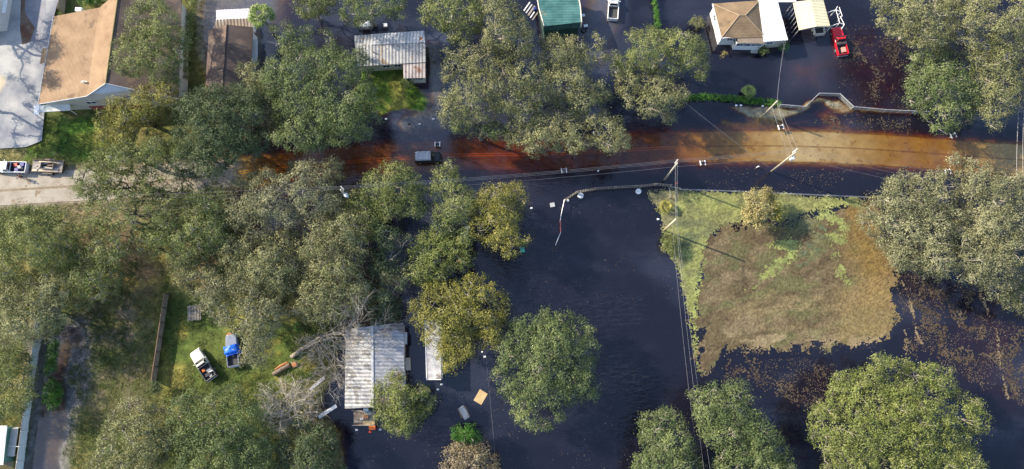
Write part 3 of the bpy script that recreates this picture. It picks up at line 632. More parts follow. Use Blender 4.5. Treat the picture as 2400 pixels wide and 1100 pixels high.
# shrubs
SHRUBS = [
 ('shrub', 'sprawling silver-green shrub in water between the olive oak and the hip-roofed house', [(1615,45),(1635,36),(1658,48),(1650,66),(1622,66)], 2.0, F_GREY, 'low shrubs'),
 ('shrub', 'tiny pale dead shrub in front of the hip-roofed house porch', [(1692,124),(1700,120),(1706,128),(1700,136),(1693,133)], 1.0, F_TAN, 'low shrubs'),
 ('shrub', 'dark green shrub row under the porch windows of the hip-roofed house', [(1776,112),(1800,108),(1812,120),(1795,126),(1778,122)], 1.4, F_GREEN, 'low shrubs'),
 ('shrub', 'round green bush at the corner of the white metal roof', [(1832,100),(1848,98),(1852,112),(1840,120),(1830,114)], 1.8, F_VIVID, 'low shrubs'),
 ('shrub', 'leafy bush beside the small metal porch', [(938,188),(958,184),(968,196),(955,208),(940,204)], 1.6, F_GREEN, 'low shrubs'),
 ('shrub', 'olive shrub below the leaning pale pole at the shore', [(1550,552),(1572,543),(1592,556),(1590,588),(1570,600),(1552,580)], 2.4, F_OLIVE, 'low shrubs'),
 ('shrub', 'bright green vine thicket at the wet end of the pale panel fence', [(98,905),(120,885),(142,900),(140,950),(122,965),(100,940)], 1.8, F_VIVID, 'vines and bushes along the pale panel fence'),
 ('shrub', 'vine column hugging the middle of the pale panel fence', [(112,800),(128,780),(138,815),(122,875),(104,885),(108,840)], 2.2, F_VIVID, 'vines and bushes along the pale panel fence'),
 ('shrub', 'dark bush beside the upper grass near the pale panel fence', [(120,750),(150,735),(152,770),(132,792),(118,780)], 2.2, F_GREEN, 'vines and bushes along the pale panel fence'),
 ('shrub', 'vivid green bush crowning the brown-leaved tree at the bottom', [(1056,1010),(1080,995),(1120,1000),(1136,1025),(1110,1042),(1066,1042)], 5.5, F_VIVID, 'low shrubs'),
 ('shrub', 'clipped green bush behind the brown-roofed building at the top edge', [(182,-12),(235,-14),(245,6),(215,16),(188,12)], 2.0, F_VIVID, 'low shrubs'),
 ('shrub', 'dark green sapling at the lower end of the brown board fence', [(358,892),(378,888),(384,910),(372,930),(356,925)], 2.5, F_DARK, 'low shrubs'),
 ('shrub', 'bright weed clump on wet ground between silver pickup and metal roof', [(690,758),(706,752),(712,768),(700,776)], 1.2, F_VIVID, 'low shrubs'),
 ('shrub', 'dark green shrub hidden behind the long metal roof house', [(868,752),(900,735),(905,757),(880,764)], 3.0, F_GREEN, 'low shrubs'),
]
for nm, lab, poly, H, fm, grp in SHRUBS:
    tree(nm, lab, poly, H, fm, lr=(.45, .85), cat='shrub', group=grp, leaf=.13, tuft=.22, twigs=1, spacing=.8, low=.35, trunk_r=.05, dens=1.3, stem='stem', bark=DARKB)

def hedge(name, label, path, wid, h, fm, cat='hedge', dens=26):
    pts = [G(u, v) for u, v in path]
    for p in pts: p.z = max(p.z, -.05)
    root = thing(name, label, cat, pts[0]); C, O, Sz, T = [], [], [], []; mb = MB()
    for a, b in zip(pts, pts[1:]):
        ln = (b - a).length; n = int(ln * dens); t = rng.random(n); s = rng.uniform(-.5, .5, n) * wid; n_ = Vector((-(b - a).y, (b - a).x, 0)).normalized()
        for i in range(n):
            k = 9; top = h * math.sqrt(max(0.05, 1 - (2 * s[i] / wid) ** 2 * .7)) * rng.uniform(.55, 1.05)
            p = np.array(a.lerp(b, t[i]) + n_ * s[i]); p[2] += top
            off = rng.normal(0, .15, (k, 3)); C.append(p + off); O.append(off + np.array([0, 0, .5])); Sz.append(rng.uniform(.6, 1.2, k) * .15); T.append(.5 + rng.normal(0, .15) + rng.normal(0, .15, k))
    leaf_mesh('foliage', np.concatenate(C), np.concatenate(O), np.concatenate(Sz), np.concatenate(T), fm, root, pts[0])
    return root
hedge('hedge', 'bright green grassy strip along the north side of the flooded road', [(1588, 238), (1640, 236), (1720, 240), (1826, 248)], 1.1, .55, F_VIVID)
hedge('hedge', 'narrow vine-covered hedge line beside the white pickup', [(1524, -20), (1530, 30), (1538, 78)], .7, 1.3, F_VIVID)
hedge('hedge', 'tall dark vine-covered fence line between the two brown roofs', [(462, -20), (452, 60), (444, 130), (440, 196)], 1.0, 2.0, F_OLIVE)
hedge('hedge', 'short overgrown fence line below the olive oak', [(1466, 160), (1474, 200)], .5, 1.2, F_GREEN)

def palm(name, label, u, v, H, r, nf, fm, seed=0):
    b = P(u, v, H); z0 = max(-.1, gz(b.x, b.y)); base = Vector((b.x, b.y, z0)); root = thing(name, label, 'palm', base)
    mb = MB(); top = base + Vector((0, 0, H)); fr = MB()
    mb.tube([base - Vector((0, 0, 1.3)), base + Vector((.05, 0, H * .5)), top], [.24, .2, .18], 10)
    mb.build('trunk', BARK, root, origin=base, smooth=True); tint = []
    for k in range(nf):
        a = k * 2.399 + rng.normal(0, .1); el = rng.uniform(-.45, 1.15); d = Vector((math.cos(a) * math.cos(el), math.sin(a) * math.cos(el), math.sin(el)))
        pet = top + d * r * .45 + Vector((0, 0, -.05)); side = d.cross(Vector((0, 0, 1)))
        side = side.normalized() if side.length > .05 else Vector((1, 0, 0)); nf0 = len(fr.f)
        fr.beam(top, pet, .05, .03)
        up = side.cross(d)
        for j in range(11):
            t = (j - 5) / 5 * 1.25; q = (d * math.cos(t) + side * math.sin(t)).normalized(); ln = r * .62 * (1 - .25 * abs(t))
            m_ = pet + q * ln * .6 + up * (.03 * (j % 2)); e = pet + q * ln + Vector((0, 0, -ln * .35)); w_ = q.cross(up) * .07 * (r / 2.1)
            fr.add([pet, m_ + w_, e, m_ - w_], [(0, 1, 2, 3)])
        t0 = .35 + .4 * (el + .45) / 1.6 + rng.normal(0, .1); tint += [t0 + (.25 if i_ % 2 else -.12) for i_ in range(len(fr.f) - nf0)]
    o = fr.build('crown', fm, root, origin=base)
    at = o.data.attributes.new('tint', 'FLOAT', 'FACE'); at.data.foreach_set('value', np.clip(tint, 0, 1).astype(np.float32))
    return root
palm('palm_tree', 'tall fan palm beside the white shed roof behind the dark brown house', 612, 38, 7.0, 2.5, 34, F_PALM)
palm('palm_shrub', 'low round fan palm standing in water beside the grass strip', 1756, 214, 1.3, 1.35, 40, F_PALM)
palm('palm_shrub', 'spiky yellow-green palm tuft on the mud beside the leaning pole', 1562, 484, 0.9, 1.3, 26, F_GOLD)

# storm-felled leafless tree lying against the long metal roof, and a standing dead tree
p0 = G(684, 838); root = thing('fallen_tree', 'leafless toppled tree with a mass of thin grey twigs against the metal roof', 'tree', p0, group='trees standing in and around the flood')
mb = MB(); a = p0 + Vector((0, 0, .35)); b = P(722, 808, .8); c = P(765, 782, 1.4)
mb.tube([a, b, c], [.34, .26, .2], 8); mb.build('trunk', BARK, root, origin=p0, smooth=True)
mb = MB()
for tgt in ((730, 850, 1.2), (760, 880, 1.2), (800, 880, 2.2), (850, 870, 3.6), (840, 820, 3.8), (870, 790, 4.6), (840, 760, 4.6), (790, 742, 3.6), (850, 740, 4.2), (815, 850, 3.2), (745, 870, 2.2), (880, 830, 5.0), (785, 900, 2.0)):
    e = P(*tgt); s = c.lerp(b, rng.uniform(0, .6)); d = (e - s); branch(mb, s, d.normalized(), d.length * .75, .065, 4, .66, .0, 4)
mb.build('branches', mat('grey_twigs', (0.28, 0.25, 0.20), (0.42, 0.38, 0.32), .9, 1.5), root, origin=p0)
p0 = P(668, 955, 5); p0.z = gz(p0.x, p0.y); root = thing('dead_tree', 'standing dead tree with pale crooked twigs and thin leaves at the grass edge', 'tree', p0, group='trees standing in and around the flood')
mb = MB(); top = p0 + Vector((.1, 0, 3.2)); mb.tube([p0 - Vector((0, 0, .3)), top], [.28, .2], 8)
mb.build('trunk', BARK, root, origin=p0, smooth=True); mb = MB()
for k in range(26):
    an = k * 2.4; d = Vector((math.cos(an), math.sin(an), rng.uniform(.15, 1.0))).normalized(); branch(mb, top - Vector((0, 0, rng.uniform(0, .8))), d, rng.uniform(2.2, 3.6), .085, 3, .7, -.02, 4)
mb.build('branches', PALE, root, origin=p0)
C = []
for k in range(70):
    an, rr = rng.uniform(0, 6.28), rng.uniform(.5, 4.4); cc = np.array(p0) + np.array([math.cos(an) * rr, math.sin(an) * rr, rng.uniform(2.6, 6)]); C.append(cc + rng.normal(0, .3, (16, 3)))
C = np.concatenate(C); leaf_mesh('crown', C, rng.normal(0, .5, C.shape), rng.uniform(.1, .2, len(C)), rng.uniform(.2, .9, len(C)), F_PALE, root, p0)
print('leaves', LEAVES)

def grass(n=26000):
    px_ = rng.uniform(-60, 1020, n * 3); py_ = rng.uniform(-20, 1150, n * 3)
    ok = (sdist(px_, py_, LAND) > 8) | (sdist(px_, py_, [(850, 130), (945, 160), (990, 205), (1000, 235), (990, 258), (930, 268), (870, 268), (820, 250)]) > 2)
    for hole in ([(-400, -300), (150, -300), (137, 0), (126, 40), (104, 150), (92, 245), (104, 262), (98, 330), (60, 345), (-60, 352), (-400, 350)], [(125, 39), (89, 245), (110, 275), (418, 250), (425, 0)], [(479, 60), (479, 230), (600, 230), (600, 20)], [(805, 760), (805, 1000), (960, 1000), (960, 750)]): ok &= sdist(px_, py_, hole) < 0
    X, Y = [], []
    for u, v in zip(px_[ok], py_[ok]):
        p = P(u, v, .3); X.append(p.x); Y.append(p.y)
    X, Y = np.array(X), np.array(Y); d, _, _ = road_near(X, Y); Z = np.array([gz(a, b) for a, b in zip(X, Y)]); k = (d > ROADW + .4) & (Z > .08) & (fbm(X * .3, Y * .3, 777) > .42)
    X, Y, Z = X[k][:n], Y[k][:n], Z[k][:n]; n = len(X); m = 7
    c = np.stack([X, Y, Z], 1)[:, None, :] + np.stack([rng.normal(0, .16, (n, m)), rng.normal(0, .16, (n, m)), rng.uniform(.02, .16, (n, m))], -1)
    pt = np.repeat(np.clip(fbm(X * .2, Y * .2, 779) * 1.6 - .3 + rng.normal(0, .1, n), 0, 1), m)
    root = leaf_mesh('grass', c.reshape(-1, 3), np.tile([0, 0, .6], (n * m, 1)), rng.uniform(.05, .13, n * m), pt + rng.normal(0, .08, n * m), foliage('yard_grass', (.040, .070, .014), (.085, .115, .026), (.20, .19, .06)), None, (0, 0, 0))
    setprops(root, 'rough grass and weeds of the yards', None, None, 'stuff')
grass()

# ------------------------------------------------------------------ buildings
def PZ(l, z): return [P(u, v, z) for u, v in l]
def roof_mat(name, a, b, **k): return mat(name, a, b, **k)
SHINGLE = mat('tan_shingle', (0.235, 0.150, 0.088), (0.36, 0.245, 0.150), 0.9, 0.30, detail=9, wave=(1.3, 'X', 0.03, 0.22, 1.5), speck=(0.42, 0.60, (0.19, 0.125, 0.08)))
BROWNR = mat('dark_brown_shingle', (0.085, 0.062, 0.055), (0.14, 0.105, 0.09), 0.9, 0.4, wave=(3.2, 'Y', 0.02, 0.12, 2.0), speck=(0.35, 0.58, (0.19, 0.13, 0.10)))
HIPR = mat('hip_shingle', (0.175, 0.120, 0.072), (0.28, 0.20, 0.12), 0.9, 0.45, detail=9, wave=(1.4, 'Y', 0.03, 0.22, 1.5), speck=(.6, .62, (.14, .10, .07)))
def corr(name, a, b, axis, speck=None, rough=.5, sc=.5, pitch=0.55, mulw=.35): return mat(name, a, b, rough, sc, metal=.15, wave=(pitch, axis, 0.06, mulw), speck=speck, contrast=(.38, .62))
TIN = corr('weathered_tin', (0.26, 0.27, 0.29), (0.46, 0.46, 0.45), 'X', (0.45, 0.60, (0.27, 0.20, 0.14)))
TINPATCH = corr('newer_tin', (0.36, 0.38, 0.42), (0.52, 0.53, 0.55), 'X', (0.6, 0.68, (0.25, 0.16, 0.12)))
TINPORCH = corr('porch_tin', (0.27, 0.23, 0.23), (0.42, 0.38, 0.37), 'X', (0.7, 0.62, (0.22, 0.12, 0.09)))
TINLONG = corr('stained_tin', (0.30, 0.32, 0.36), (0.46, 0.47, 0.50), 'Y', (0.22, 0.56, (0.24, 0.20, 0.19)))
TINWHITE = corr('whitewashed_tin', (0.30, 0.30, 0.31), (0.64, 0.64, 0.63), 'Y', (0.5, 0.52, (0.24, 0.23, 0.22)), mulw=.5)
SHEDTIN = corr('white_shed_tin', (0.62, 0.58, 0.60), (0.78, 0.75, 0.76), 'X', (0.7, 0.60, (0.45, 0.37, 0.30)))
WHITEMETAL = corr('white_panel_roof', (0.80, 0.80, 0.82), (0.88, 0.88, 0.88), 'X', (0.9, 0.68, (0.5, 0.5, 0.52)), mulw=.08)
GREENMETAL = corr('green_metal', (0.035, 0.115, 0.115), (0.075, 0.19, 0.18), 'Y', (0.28, 0.60, (0.22, 0.22, 0.16)), mulw=.25)
CREAM = corr('cream_carport_roof', (0.66, 0.58, 0.38), (0.74, 0.66, 0.46), 'Y', mulw=.06)
WHITE = mat('white_paint', (0.74, 0.75, 0.76), (0.82, 0.82, 0.82), .6, 1.0)
BEIGEW = mat('beige_siding', (0.48, 0.44, 0.37), (0.56, 0.52, 0.45), .8, .8, wave=(2.2, 'Z', .02, .12))
BLUEWHITE = mat('pale_gable_siding', (0.60, 0.66, 0.72), (0.68, 0.73, 0.78), .7, .8, wave=(2.5, 'Z', .02, .15))
GREYWALL = mat('grey_wall', (0.36, 0.36, 0.38), (0.44, 0.44, 0.45), .8, .8)
REDBRICK = mat('red_brick', (0.22, 0.06, 0.055), (0.30, 0.10, 0.085), .9, 4)
GLASS = mat('window_glass', (0.02, 0.03, 0.045), rough=.08, spec=.6)
DARKH = mat('dark_interior', (0.015, 0.014, 0.013), rough=.9)
TRIM = mat('trim_white', (0.78, 0.78, 0.78), rough=.6)
GREYTRIM = mat('grey_flashing', (0.45, 0.46, 0.48), (0.55, 0.55, 0.57), rough=.5)
WOODG = mat('grey_wood', (0.20, 0.18, 0.16), (0.34, 0.31, 0.28), .9, 2.5)
WOODB = mat('brown_wood', (0.16, 0.10, 0.065), (0.25, 0.17, 0.12), .9, 2.5)
WOODT = mat('tan_plywood', (0.42, 0.30, 0.14), (0.52, 0.40, 0.22), .8, 1.2)
STEEL = mat('galvanised_steel', (0.45, 0.46, 0.48), (0.58, 0.58, 0.6), .45, 3, metal=.4)
CONC = mat('concrete', (0.36, 0.35, 0.33), (0.46, 0.45, 0.43), .9, 2)
RUST = mat('rust_metal', (0.22, 0.09, 0.04), (0.32, 0.16, 0.08), .9, 2)
BLACKM = mat('black_rubber', (0.018, 0.018, 0.018), rough=.8)

def base_of(pts): 
    c = Vector((sum(p[0] for p in pts) / len(pts), sum(p[1] for p in pts) / len(pts), 0)); c.z = gz(c.x, c.y); return c
def house(name, label, pts, cat='house', group='houses and sheds of the flooded street'):
    return thing(name, label, cat, base_of(pts), 0, group)
def put(root, name, mats, fn, **k):
    mb = MB(); fn(mb); return mb.build(name, mats, root, origin=root.location, **k)
def ring(mb, xy, z0, ztop):
    """closed wall ring; ztop is a number or one value per corner"""
    n = len(xy); zt = ztop if hasattr(ztop, '__len__') else [ztop] * n
    for i in range(n):
        j = (i + 1) % n; a, b = xy[i], xy[j]
        mb.quad((a[0], a[1], z0), (b[0], b[1], z0), (b[0], b[1], zt[j]), (a[0], a[1], zt[i]))
def inset(xy, d):
    c = Vector((sum(p[0] for p in xy) / len(xy), sum(p[1] for p in xy) / len(xy))); out = []
    for p in xy:
        q = Vector((p[0], p[1])); v = q - c; out.append(q - v.normalized() * d * 1.35)
    return out
def window(root, a, b, t, z, w, h, pane=GLASS, frame=TRIM, name='window', out=None):
    """window in the wall a-b at fraction t, facing away from the root's centre"""
    a, b = Vector((a[0], a[1], 0)), Vector((b[0], b[1], 0)); d = (b - a).normalized(); n = Vector((d.y, -d.x, 0)); c = a.lerp(b, t)
    if n.dot(c - Vector((root.location.x, root.location.y, 0))) < 0: n = -n
    c = c + Vector((0, 0, z)); q = Matrix((d, n, Vector((0, 0, 1)))).transposed()
    mb = MB(); t_ = .07
    for s in (-1, 1):
        mb.box(c + d * s * (w / 2) + n * .03, (t_, .10, h + t_), M=q); mb.box(c + Vector((0, 0, s * h / 2)) + n * .03, (w - t_, .10, t_), M=q)
    mb.box(c + n * .03, (t_ * .6, .06, h - t_), M=q)
    f = mb.build(name, frame, root, origin=root.location); mb = MB(); mb.box(c + n * .012, (w - t_ * .5, .03, h - t_ * .5), M=q)
    g = mb.build('pane', pane, None); g.data.transform(Matrix.Translation(-Vector(root.location))); g.parent = f; return f

# -- A: brown church-like hall, upper left
rz, bz_, ez = 7.3, 5.8, 4.4
RN, RSo = P(279, -21, rz), P(248, 196, rz); BN, BS = P(233, 18, bz_), P(203.5, 226, bz_); EN, ES = P(125, 39, ez), P(89, 245, ez)
BRN, BRS = P(352, -16, bz_), P(330, 214, bz_); ERN, ERS = P(425, 0, ez), P(418, 232, ez)
A = house('church_hall', 'large hall with tan shingle roof and white front gable beside the concrete car park', [EN, ES, ERS, ERN], 'hall')
N1, N2 = P(112, 111, 3.36), P(98, 148, 3.36); N1b, N2b = P(106, 146, 3.3), P(104, 112, 3.3)
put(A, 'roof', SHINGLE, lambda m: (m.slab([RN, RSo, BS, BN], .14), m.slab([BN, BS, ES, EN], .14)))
put(A, 'shaded_roof_slope', BROWNR, lambda m: (m.slab([RSo, RN, BRN, BRS], .14), m.slab([BRS, BRN, ERN, ERS], .14)))  # darker shingle here: shade of the slope facing away is put into the colour
e1, e2 = ES.lerp(EN, .47), ES.lerp(EN, .64); out_ = (ES - BS).normalized() * 1.1
put(A, 'roof_bay', SHINGLE, lambda m: m.slab([e1 + Vector((0, 0, .02)), e2 + Vector((0, 0, .02)), e2 + out_ + Vector((0, 0, -.05)), e1 + out_ + Vector((0, 0, -.05))], .12))
put(A, 'ridge_cap', mat('mossy_ridge', (.14, .13, .05), (.22, .18, .09), .9, 3), lambda m: m.tube([RN + Vector((0, 0, .03)), RSo + Vector((0, 0, .03))], .11, 6))
wi = [Vector(p) for p in (ES.lerp(ERS, .02), ERS.lerp(ES, .02), ERN.lerp(EN, .02), EN.lerp(ERN, .02))]
dn = (RN - RSo).normalized(); dn.z = 0
wi[0] += dn * .5; wi[1] += dn * .5
put(A, 'wall', BEIGEW, lambda m: ring(m, [(p.x, p.y) for p in wi], 0.2, ez - .15))
g0 = .45
def gable(m):
    pts = [ES.lerp(ERS, .03), BS, RSo, BRS, ERS.lerp(ES, .03)]
    pts = [Vector((p.x, p.y, p.z - .16)) + dn * g0 for p in pts]; lowp = [Vector((p.x, p.y, ez - .15)) for p in (pts[-1], pts[0])]
    m.add(pts + lowp, [tuple(range(7))])
put(A, 'gable_wall', BEIGEW, gable)
def fasc(m):
    q = Vector((0, 0, -.05)); 
    m.beam(ES + q, BS + q, .06, .22); m.beam(BS + q, RSo + q, .06, .26); m.beam(RSo + q, BRS + q, .06, .26); m.beam(BRS + q, ERS + q, .06, .22)
    m.beam(ES + q, EN + q, .05, .2)
put(A, 'fascia', BLUEWHITE, fasc)
put(A, 'gable_siding', BLUEWHITE, lambda m: m.add([RSo + dn * .40 - Vector((0, 0, .2)), BRS + dn * .40 - Vector((0, 0, .2)), BS + dn * .40 - Vector((0, 0, .2))], [(0, 1, 2)]))
fs, fe = wi[0], wi[1]
put(A, 'brick_base', REDBRICK, lambda m: m.beam(Vector((fs.x, fs.y, .95)).lerp(Vector((fe.x, fe.y, .95)), .28) - dn * .06, Vector((fs.x, fs.y, .95)).lerp(Vector((fe.x, fe.y, .95)), .75) - dn * .06, .12, 1.5))
window(A, (fs.x, fs.y), (fe.x, fe.y), .34, 3.2, 1.7, .9); window(A, (fs.x, fs.y), (fe.x, fe.y), .54, 3.4, 1.0, .6)
aw = [P(82, 248, 2.75), P(164, 243, 2.95), P(165, 259, 2.6), P(83, 264, 2.45)]
awn = put(A, 'awning', mat('dirty_white_awning', (.52, .54, .50), (.72, .73, .70), .7, 1.0), lambda m: m.slab(aw, .1))
put(A, 'awning_post', TRIM, lambda m: m.beam(aw[3] + Vector((.2, .1, -.1)), Vector((aw[3].x + .2, aw[3].y + .1, .5)), .1, .1))
put(A, 'awning_post', TRIM, lambda m: m.beam(aw[2] + Vector((-.2, .1, -.1)), Vector((aw[2].x - .2, aw[2].y + .1, .5)), .1, .1))
put(A, 'awning_end', WHITE, lambda m: m.slab([P(79, 247, 2.78), P(92, 246, 2.8), P(92, 268, 2.48), P(79, 268, 2.46)], .3))
vp = P(199, 194, bz_ - .1); put(A, 'vent_pipe', TRIM, lambda m: (m.tube([vp, vp + Vector((0, 0, .6))], .12, 8), m.beam(vp + Vector((-.5, 0, .25)), vp + Vector((.5, .1, .3)), .12, .08)))
acp = P(186, 24, 2.9); put(A, 'rooftop_unit', WHITE, lambda m: m.box(acp, (1.1, .7, .7)), bevel=.04)

# -- B: pale building cut by the upper left corner
b0, b1 = P(36, -40, .6), P(17, 73, .6); wd_ = Vector((-12, -1.5, 0))
B = house('pale_building', 'pale grey building cut off by the upper left corner beside the car park', [b0, b1, b1 + wd_, b0 + wd_], 'building')
bb = [b0, b1, b1 + wd_, b0 + wd_]
put(B, 'wall', mat('pale_grey_wall', (.50, .50, .49), (.58, .58, .57), .8, .6), lambda m: ring(m, [(p.x, p.y) for p in bb], .3, 3.7))
put(B, 'roof', GREYTRIM, lambda m: m.slab([Vector((p.x, p.y, 4.0)) for p in bb], .3))
put(B, 'awning', WHITE, lambda m: m.slab([b1.lerp(b0, .25) + Vector((.05, 0, 2.0)), b1.lerp(b0, .6) + Vector((.05, 0, 2.0)), b1.lerp(b0, .6) + Vector((.55, .1, 1.8)), b1.lerp(b0, .25) + Vector((.55, .1, 1.8))], .08))
window(B, (b1.x, b1.y), (b0.x, b0.y), .78, 2.2, 1.4, 1.1)

# -- D: dark brown gabled house and the white tin shed behind it
z1, z2 = 4.3, 3.0
r0, r1 = P(532, 58, z1), P(521, 222, z1); l0, l1 = P(490, 70, z2), P(479, 226, z2); q0, q1 = P(593, 64, z2), P(583, 226, z2)
D = house('brown_roofed_house', 'narrow house with dark brown gabled roof standing in pale flood water', [l0, l1, q1, q0])
put(D, 'roof', BROWNR, lambda m: (m.slab([r0, r1, l1, l0], .13), m.slab([r1, r0, q0, q1], .13)))
put(D, 'ridge_cap', mat('dark_ridge', (.05, .04, .035), rough=.9), lambda m: m.tube([r0 + Vector((0, 0, .02)), r1 + Vector((0, 0, .02))], .09, 6))
di = inset([(p.x, p.y) for p in (l0, l1, q1, q0)], .4)
put(D, 'wall', WHITE, lambda m: ring(m, di, -.3, z2 - .1))
put(D, 'gable_wall', WHITE, lambda m: m.add([(*di[0], z2 - .1), (*di[3], z2 - .1), (r0.x, r0.y - .4, z1 - .2)], [(0, 1, 2)]))
put(D, 'gable_wall', WHITE, lambda m: m.add([(*di[1], z2 - .1), (*di[2], z2 - .1), (r1.x, r1.y + .4, z1 - .2)], [(0, 1, 2)]))
for t in (.3, .55): window(D, di[2], di[3], t, 1.7, 1.1, 1.0)
put(D, 'side_porch', GREYWALL, lambda m: m.slab([Vector((*di[3], 2.3)).lerp(Vector((*di[2], 2.3)), .12), Vector((*di[3], 2.3)).lerp(Vector((*di[2], 2.3)), .5), Vector((di[2][0] + .9, di[2][1] + 5.6, 2.0)), Vector((di[3][0] + .9, di[3][1] - 1.5, 2.0))], .1))
s0, s1 = P(508, 46, 3.0), P(588, 43, 3.0); n0, n1 = P(506, 24, 2.4), P(585, 20, 2.4); t0, t1 = P(499, 66, 2.35), P(593, 63, 2.35)
t0.y = max(t0.y, r0.y + .5) if False else t0.y
DS = house('tin_shed', 'white ribbed tin shed roof with a rusty lower slope beside the tall fan palm', [n0, n1, t1, t0], 'shed')
put(DS, 'roof', SHEDTIN, lambda m: m.slab([s0, s1, n1, n0], .06)); put(DS, 'lower_slope', corr('rusty_shed_tin', (.34, .26, .19), (.50, .42, .34), 'X'), lambda m: m.slab([s1, s0, t0, t1], .06))
si = inset([(p.x, p.y) for p in (n0, n1, t1, t0)], .25)
put(DS, 'wall', WHITE, lambda m: ring(m, si, -.3, 2.3))
put(DS, 'gable_wall', BLUEWHITE, lambda m: m.add([(*si[0], 2.3), (*si[3], 2.3), (s0.x + .25, s0.y, 2.85)], [(0, 1, 2)]))
put(DS, 'gable_wall', BLUEWHITE, lambda m: m.add([(*si[1], 2.3), (*si[2], 2.3), (s1.x - .25, s1.y, 2.85)], [(0, 1, 2)]))

# -- E: corrugated metal house with porch
ze, zr = 2.9, 3.7
nl, nr = P(830, 84, ze), P(994, 72, ze); rl, rr = P(832, 107, zr), P(997, 99, zr); sl, sr = P(838, 156, ze), P(998, 146, ze)
E = house('metal_roofed_house', 'small house under a weathered corrugated metal roof with a front porch beside the green lawn', [nl, nr, sr, sl])
put(E, 'roof', TIN, lambda m: (m.slab([rl, rr, nr, nl], .05), m.slab([rr, rl, sl, sr], .05)))
u_ = Vector((0, 0, .09)); put(E, 'raised_roof_sheets', TINPATCH, lambda m: m.slab([P(870, 106, zr) + u_, P(996, 100, zr) + u_, P(993, 73, ze) + u_, P(870, 81, ze) + u_], .06))
put(E, 'rust_patch', RUST, lambda m: m.slab([P(983, 88, 3.35) + u_, P(990, 88, 3.35) + u_, P(990, 99, 3.65) + u_, P(983, 99, 3.65) + u_], .03))
ei = inset([(p.x, p.y) for p in (nl, nr, sr, sl)], .35)
put(E, 'wall', mat('yellowed_siding', (.36, .35, .26), (.46, .44, .34), .8, .8), lambda m: ring(m, ei, -.3, ze - .08))
for i, j in ((0, 3), (1, 2)):
    put(E, 'gable_wall', BEIGEW, lambda m: m.add([(*ei[i], ze - .08), (*ei[j], ze - .08), ((ei[i][0] + ei[j][0]) / 2, rl.y if i == 0 else rr.y, zr - .12)], [(0, 1, 2)]))
for t in (.40, .58): window(E, ei[3], ei[2], t, 1.9, 1.2, .9)
pl0, pl1, pl2, pl3 = P(944, 148, 2.78), P(997, 145.5, 2.78), P(997, 183, 2.4), P(946, 184, 2.4)
put(E, 'porch_roof', TINPORCH, lambda m: m.slab([pl0, pl1, pl2, pl3], .05))
pi_ = inset([(p.x, p.y) for p in (pl0, pl1, pl2, pl3)], .22)
pw = put(E, 'porch_wall', mat('cream_siding', (.52, .50, .44), (.60, .58, .52), .8, 1), lambda m: (ring(m, pi_, -.3, 1.35), [m.box((pi_[k][0], pi_[k][1], 1.85), (.14, .14, 1.1)) for k in range(4)], m.box(((pi_[2][0] + pi_[3][0]) / 2, (pi_[2][1] + pi_[3][1]) / 2, 1.85), (.1, .1, 1.1))))
for t in (.2, .5, .8): window(E, pi_[3], pi_[2], t, 1.8, 1.0, .75, DARKH)
put(E, 'vent_pipe', RUST, lambda m: m.tube([P(876, 124, 3.3), P(876, 124, 3.3) + Vector((0, 0, .5))], .1, 8))

# -- F: green metal building at the top edge
zf1, zf2 = 4.4, 3.5
a0, a1 = P(1275, 62, zf1), P(1363, 52, zf1); c0, c1 = P(1273, 73, zf2), P(1361, 65, zf2); k1 = P(1360, 14, zf1 - .9); k0 = P(1263, 20, zf1 - .9); n0, n1 = P(1257, -14, zf2 - .5), P(1353, -18, zf2 - .5)
F = house('green_metal_building', 'green ribbed metal building at the top edge beside the flooded yard', [c0, c1, n1, n0], 'shed')
put(F, 'roof', GREENMETAL, lambda m: (m.slab([a0, a1, k1, k0], .06), m.slab([k0, k1, n1, n0], .06)))
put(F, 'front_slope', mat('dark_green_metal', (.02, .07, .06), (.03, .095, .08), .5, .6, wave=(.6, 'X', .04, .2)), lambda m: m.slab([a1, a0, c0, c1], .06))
for vs_ in (((a0, k0), (k0, n0)), ((a1, k1), (k1, n1), (a1, c1))): put(F, 'verge_trim', mat('cream_trim', (.62, .60, .50), rough=.6), lambda m: [m.beam(p + Vector((0, 0, .04)), q + Vector((0, 0, .04)), .16, .1) for p, q in vs_])
fi = inset([(p.x, p.y) for p in (c0, c1, n1, n0)], .3)
put(F, 'wall', mat('dark_green_wall', (.02, .05, .045), (.03, .065, .06), .7, 1), lambda m: ring(m, fi, -.3, zf2 - .55))
window(F, fi[1], fi[2], .3, 1.6, 1.0, 1.0)

# -- G: white hip-roofed house, its white metal addition and porch
zg, zt = 3.0, 4.6
NW, NE, SWc, SE = P(1670, 9, zg), P(1780, 1, zg), P(1690, 90, zg), P(1795, 88, zg); h0, h1 = P(1732.5, 36, zt), P(1747, 36, zt)
Gh = house('hip_roofed_house', 'white house with tan hipped roof and white metal addition standing in deep water', [NW, NE, SE, SWc])
put(Gh, 'roof', HIPR, lambda m: (m.slab([NW, NE, h1, h0], .12), m.slab([h0, SWc, NW], .12), m.slab([h0, h1, SE, SWc], .12), m.slab([h1, NE, SE], .12)))
hipm = mat('pale_hip_cap', (.32, .24, .16), (.37, .28, .19), .9, 3)
put(Gh, 'hip_cap', hipm, lambda m: [m.tube([p + Vector((0, 0, .02)), q + Vector((0, 0, .02))], .075, 5) for p, q in ((h0, NW), (h0, SWc), (h1, NE), (h1, SE), (h0, h1))])
put(Gh, 'gutter', TRIM, lambda m: [m.beam(p + Vector((0, 0, -.03)), q + Vector((0, 0, -.03)), .14, .16) for p, q in ((NW, SWc), (SWc, P(1727, 86, zg)))])
gi = inset([(p.x, p.y) for p in (NW, NE, SE, SWc)], .3)
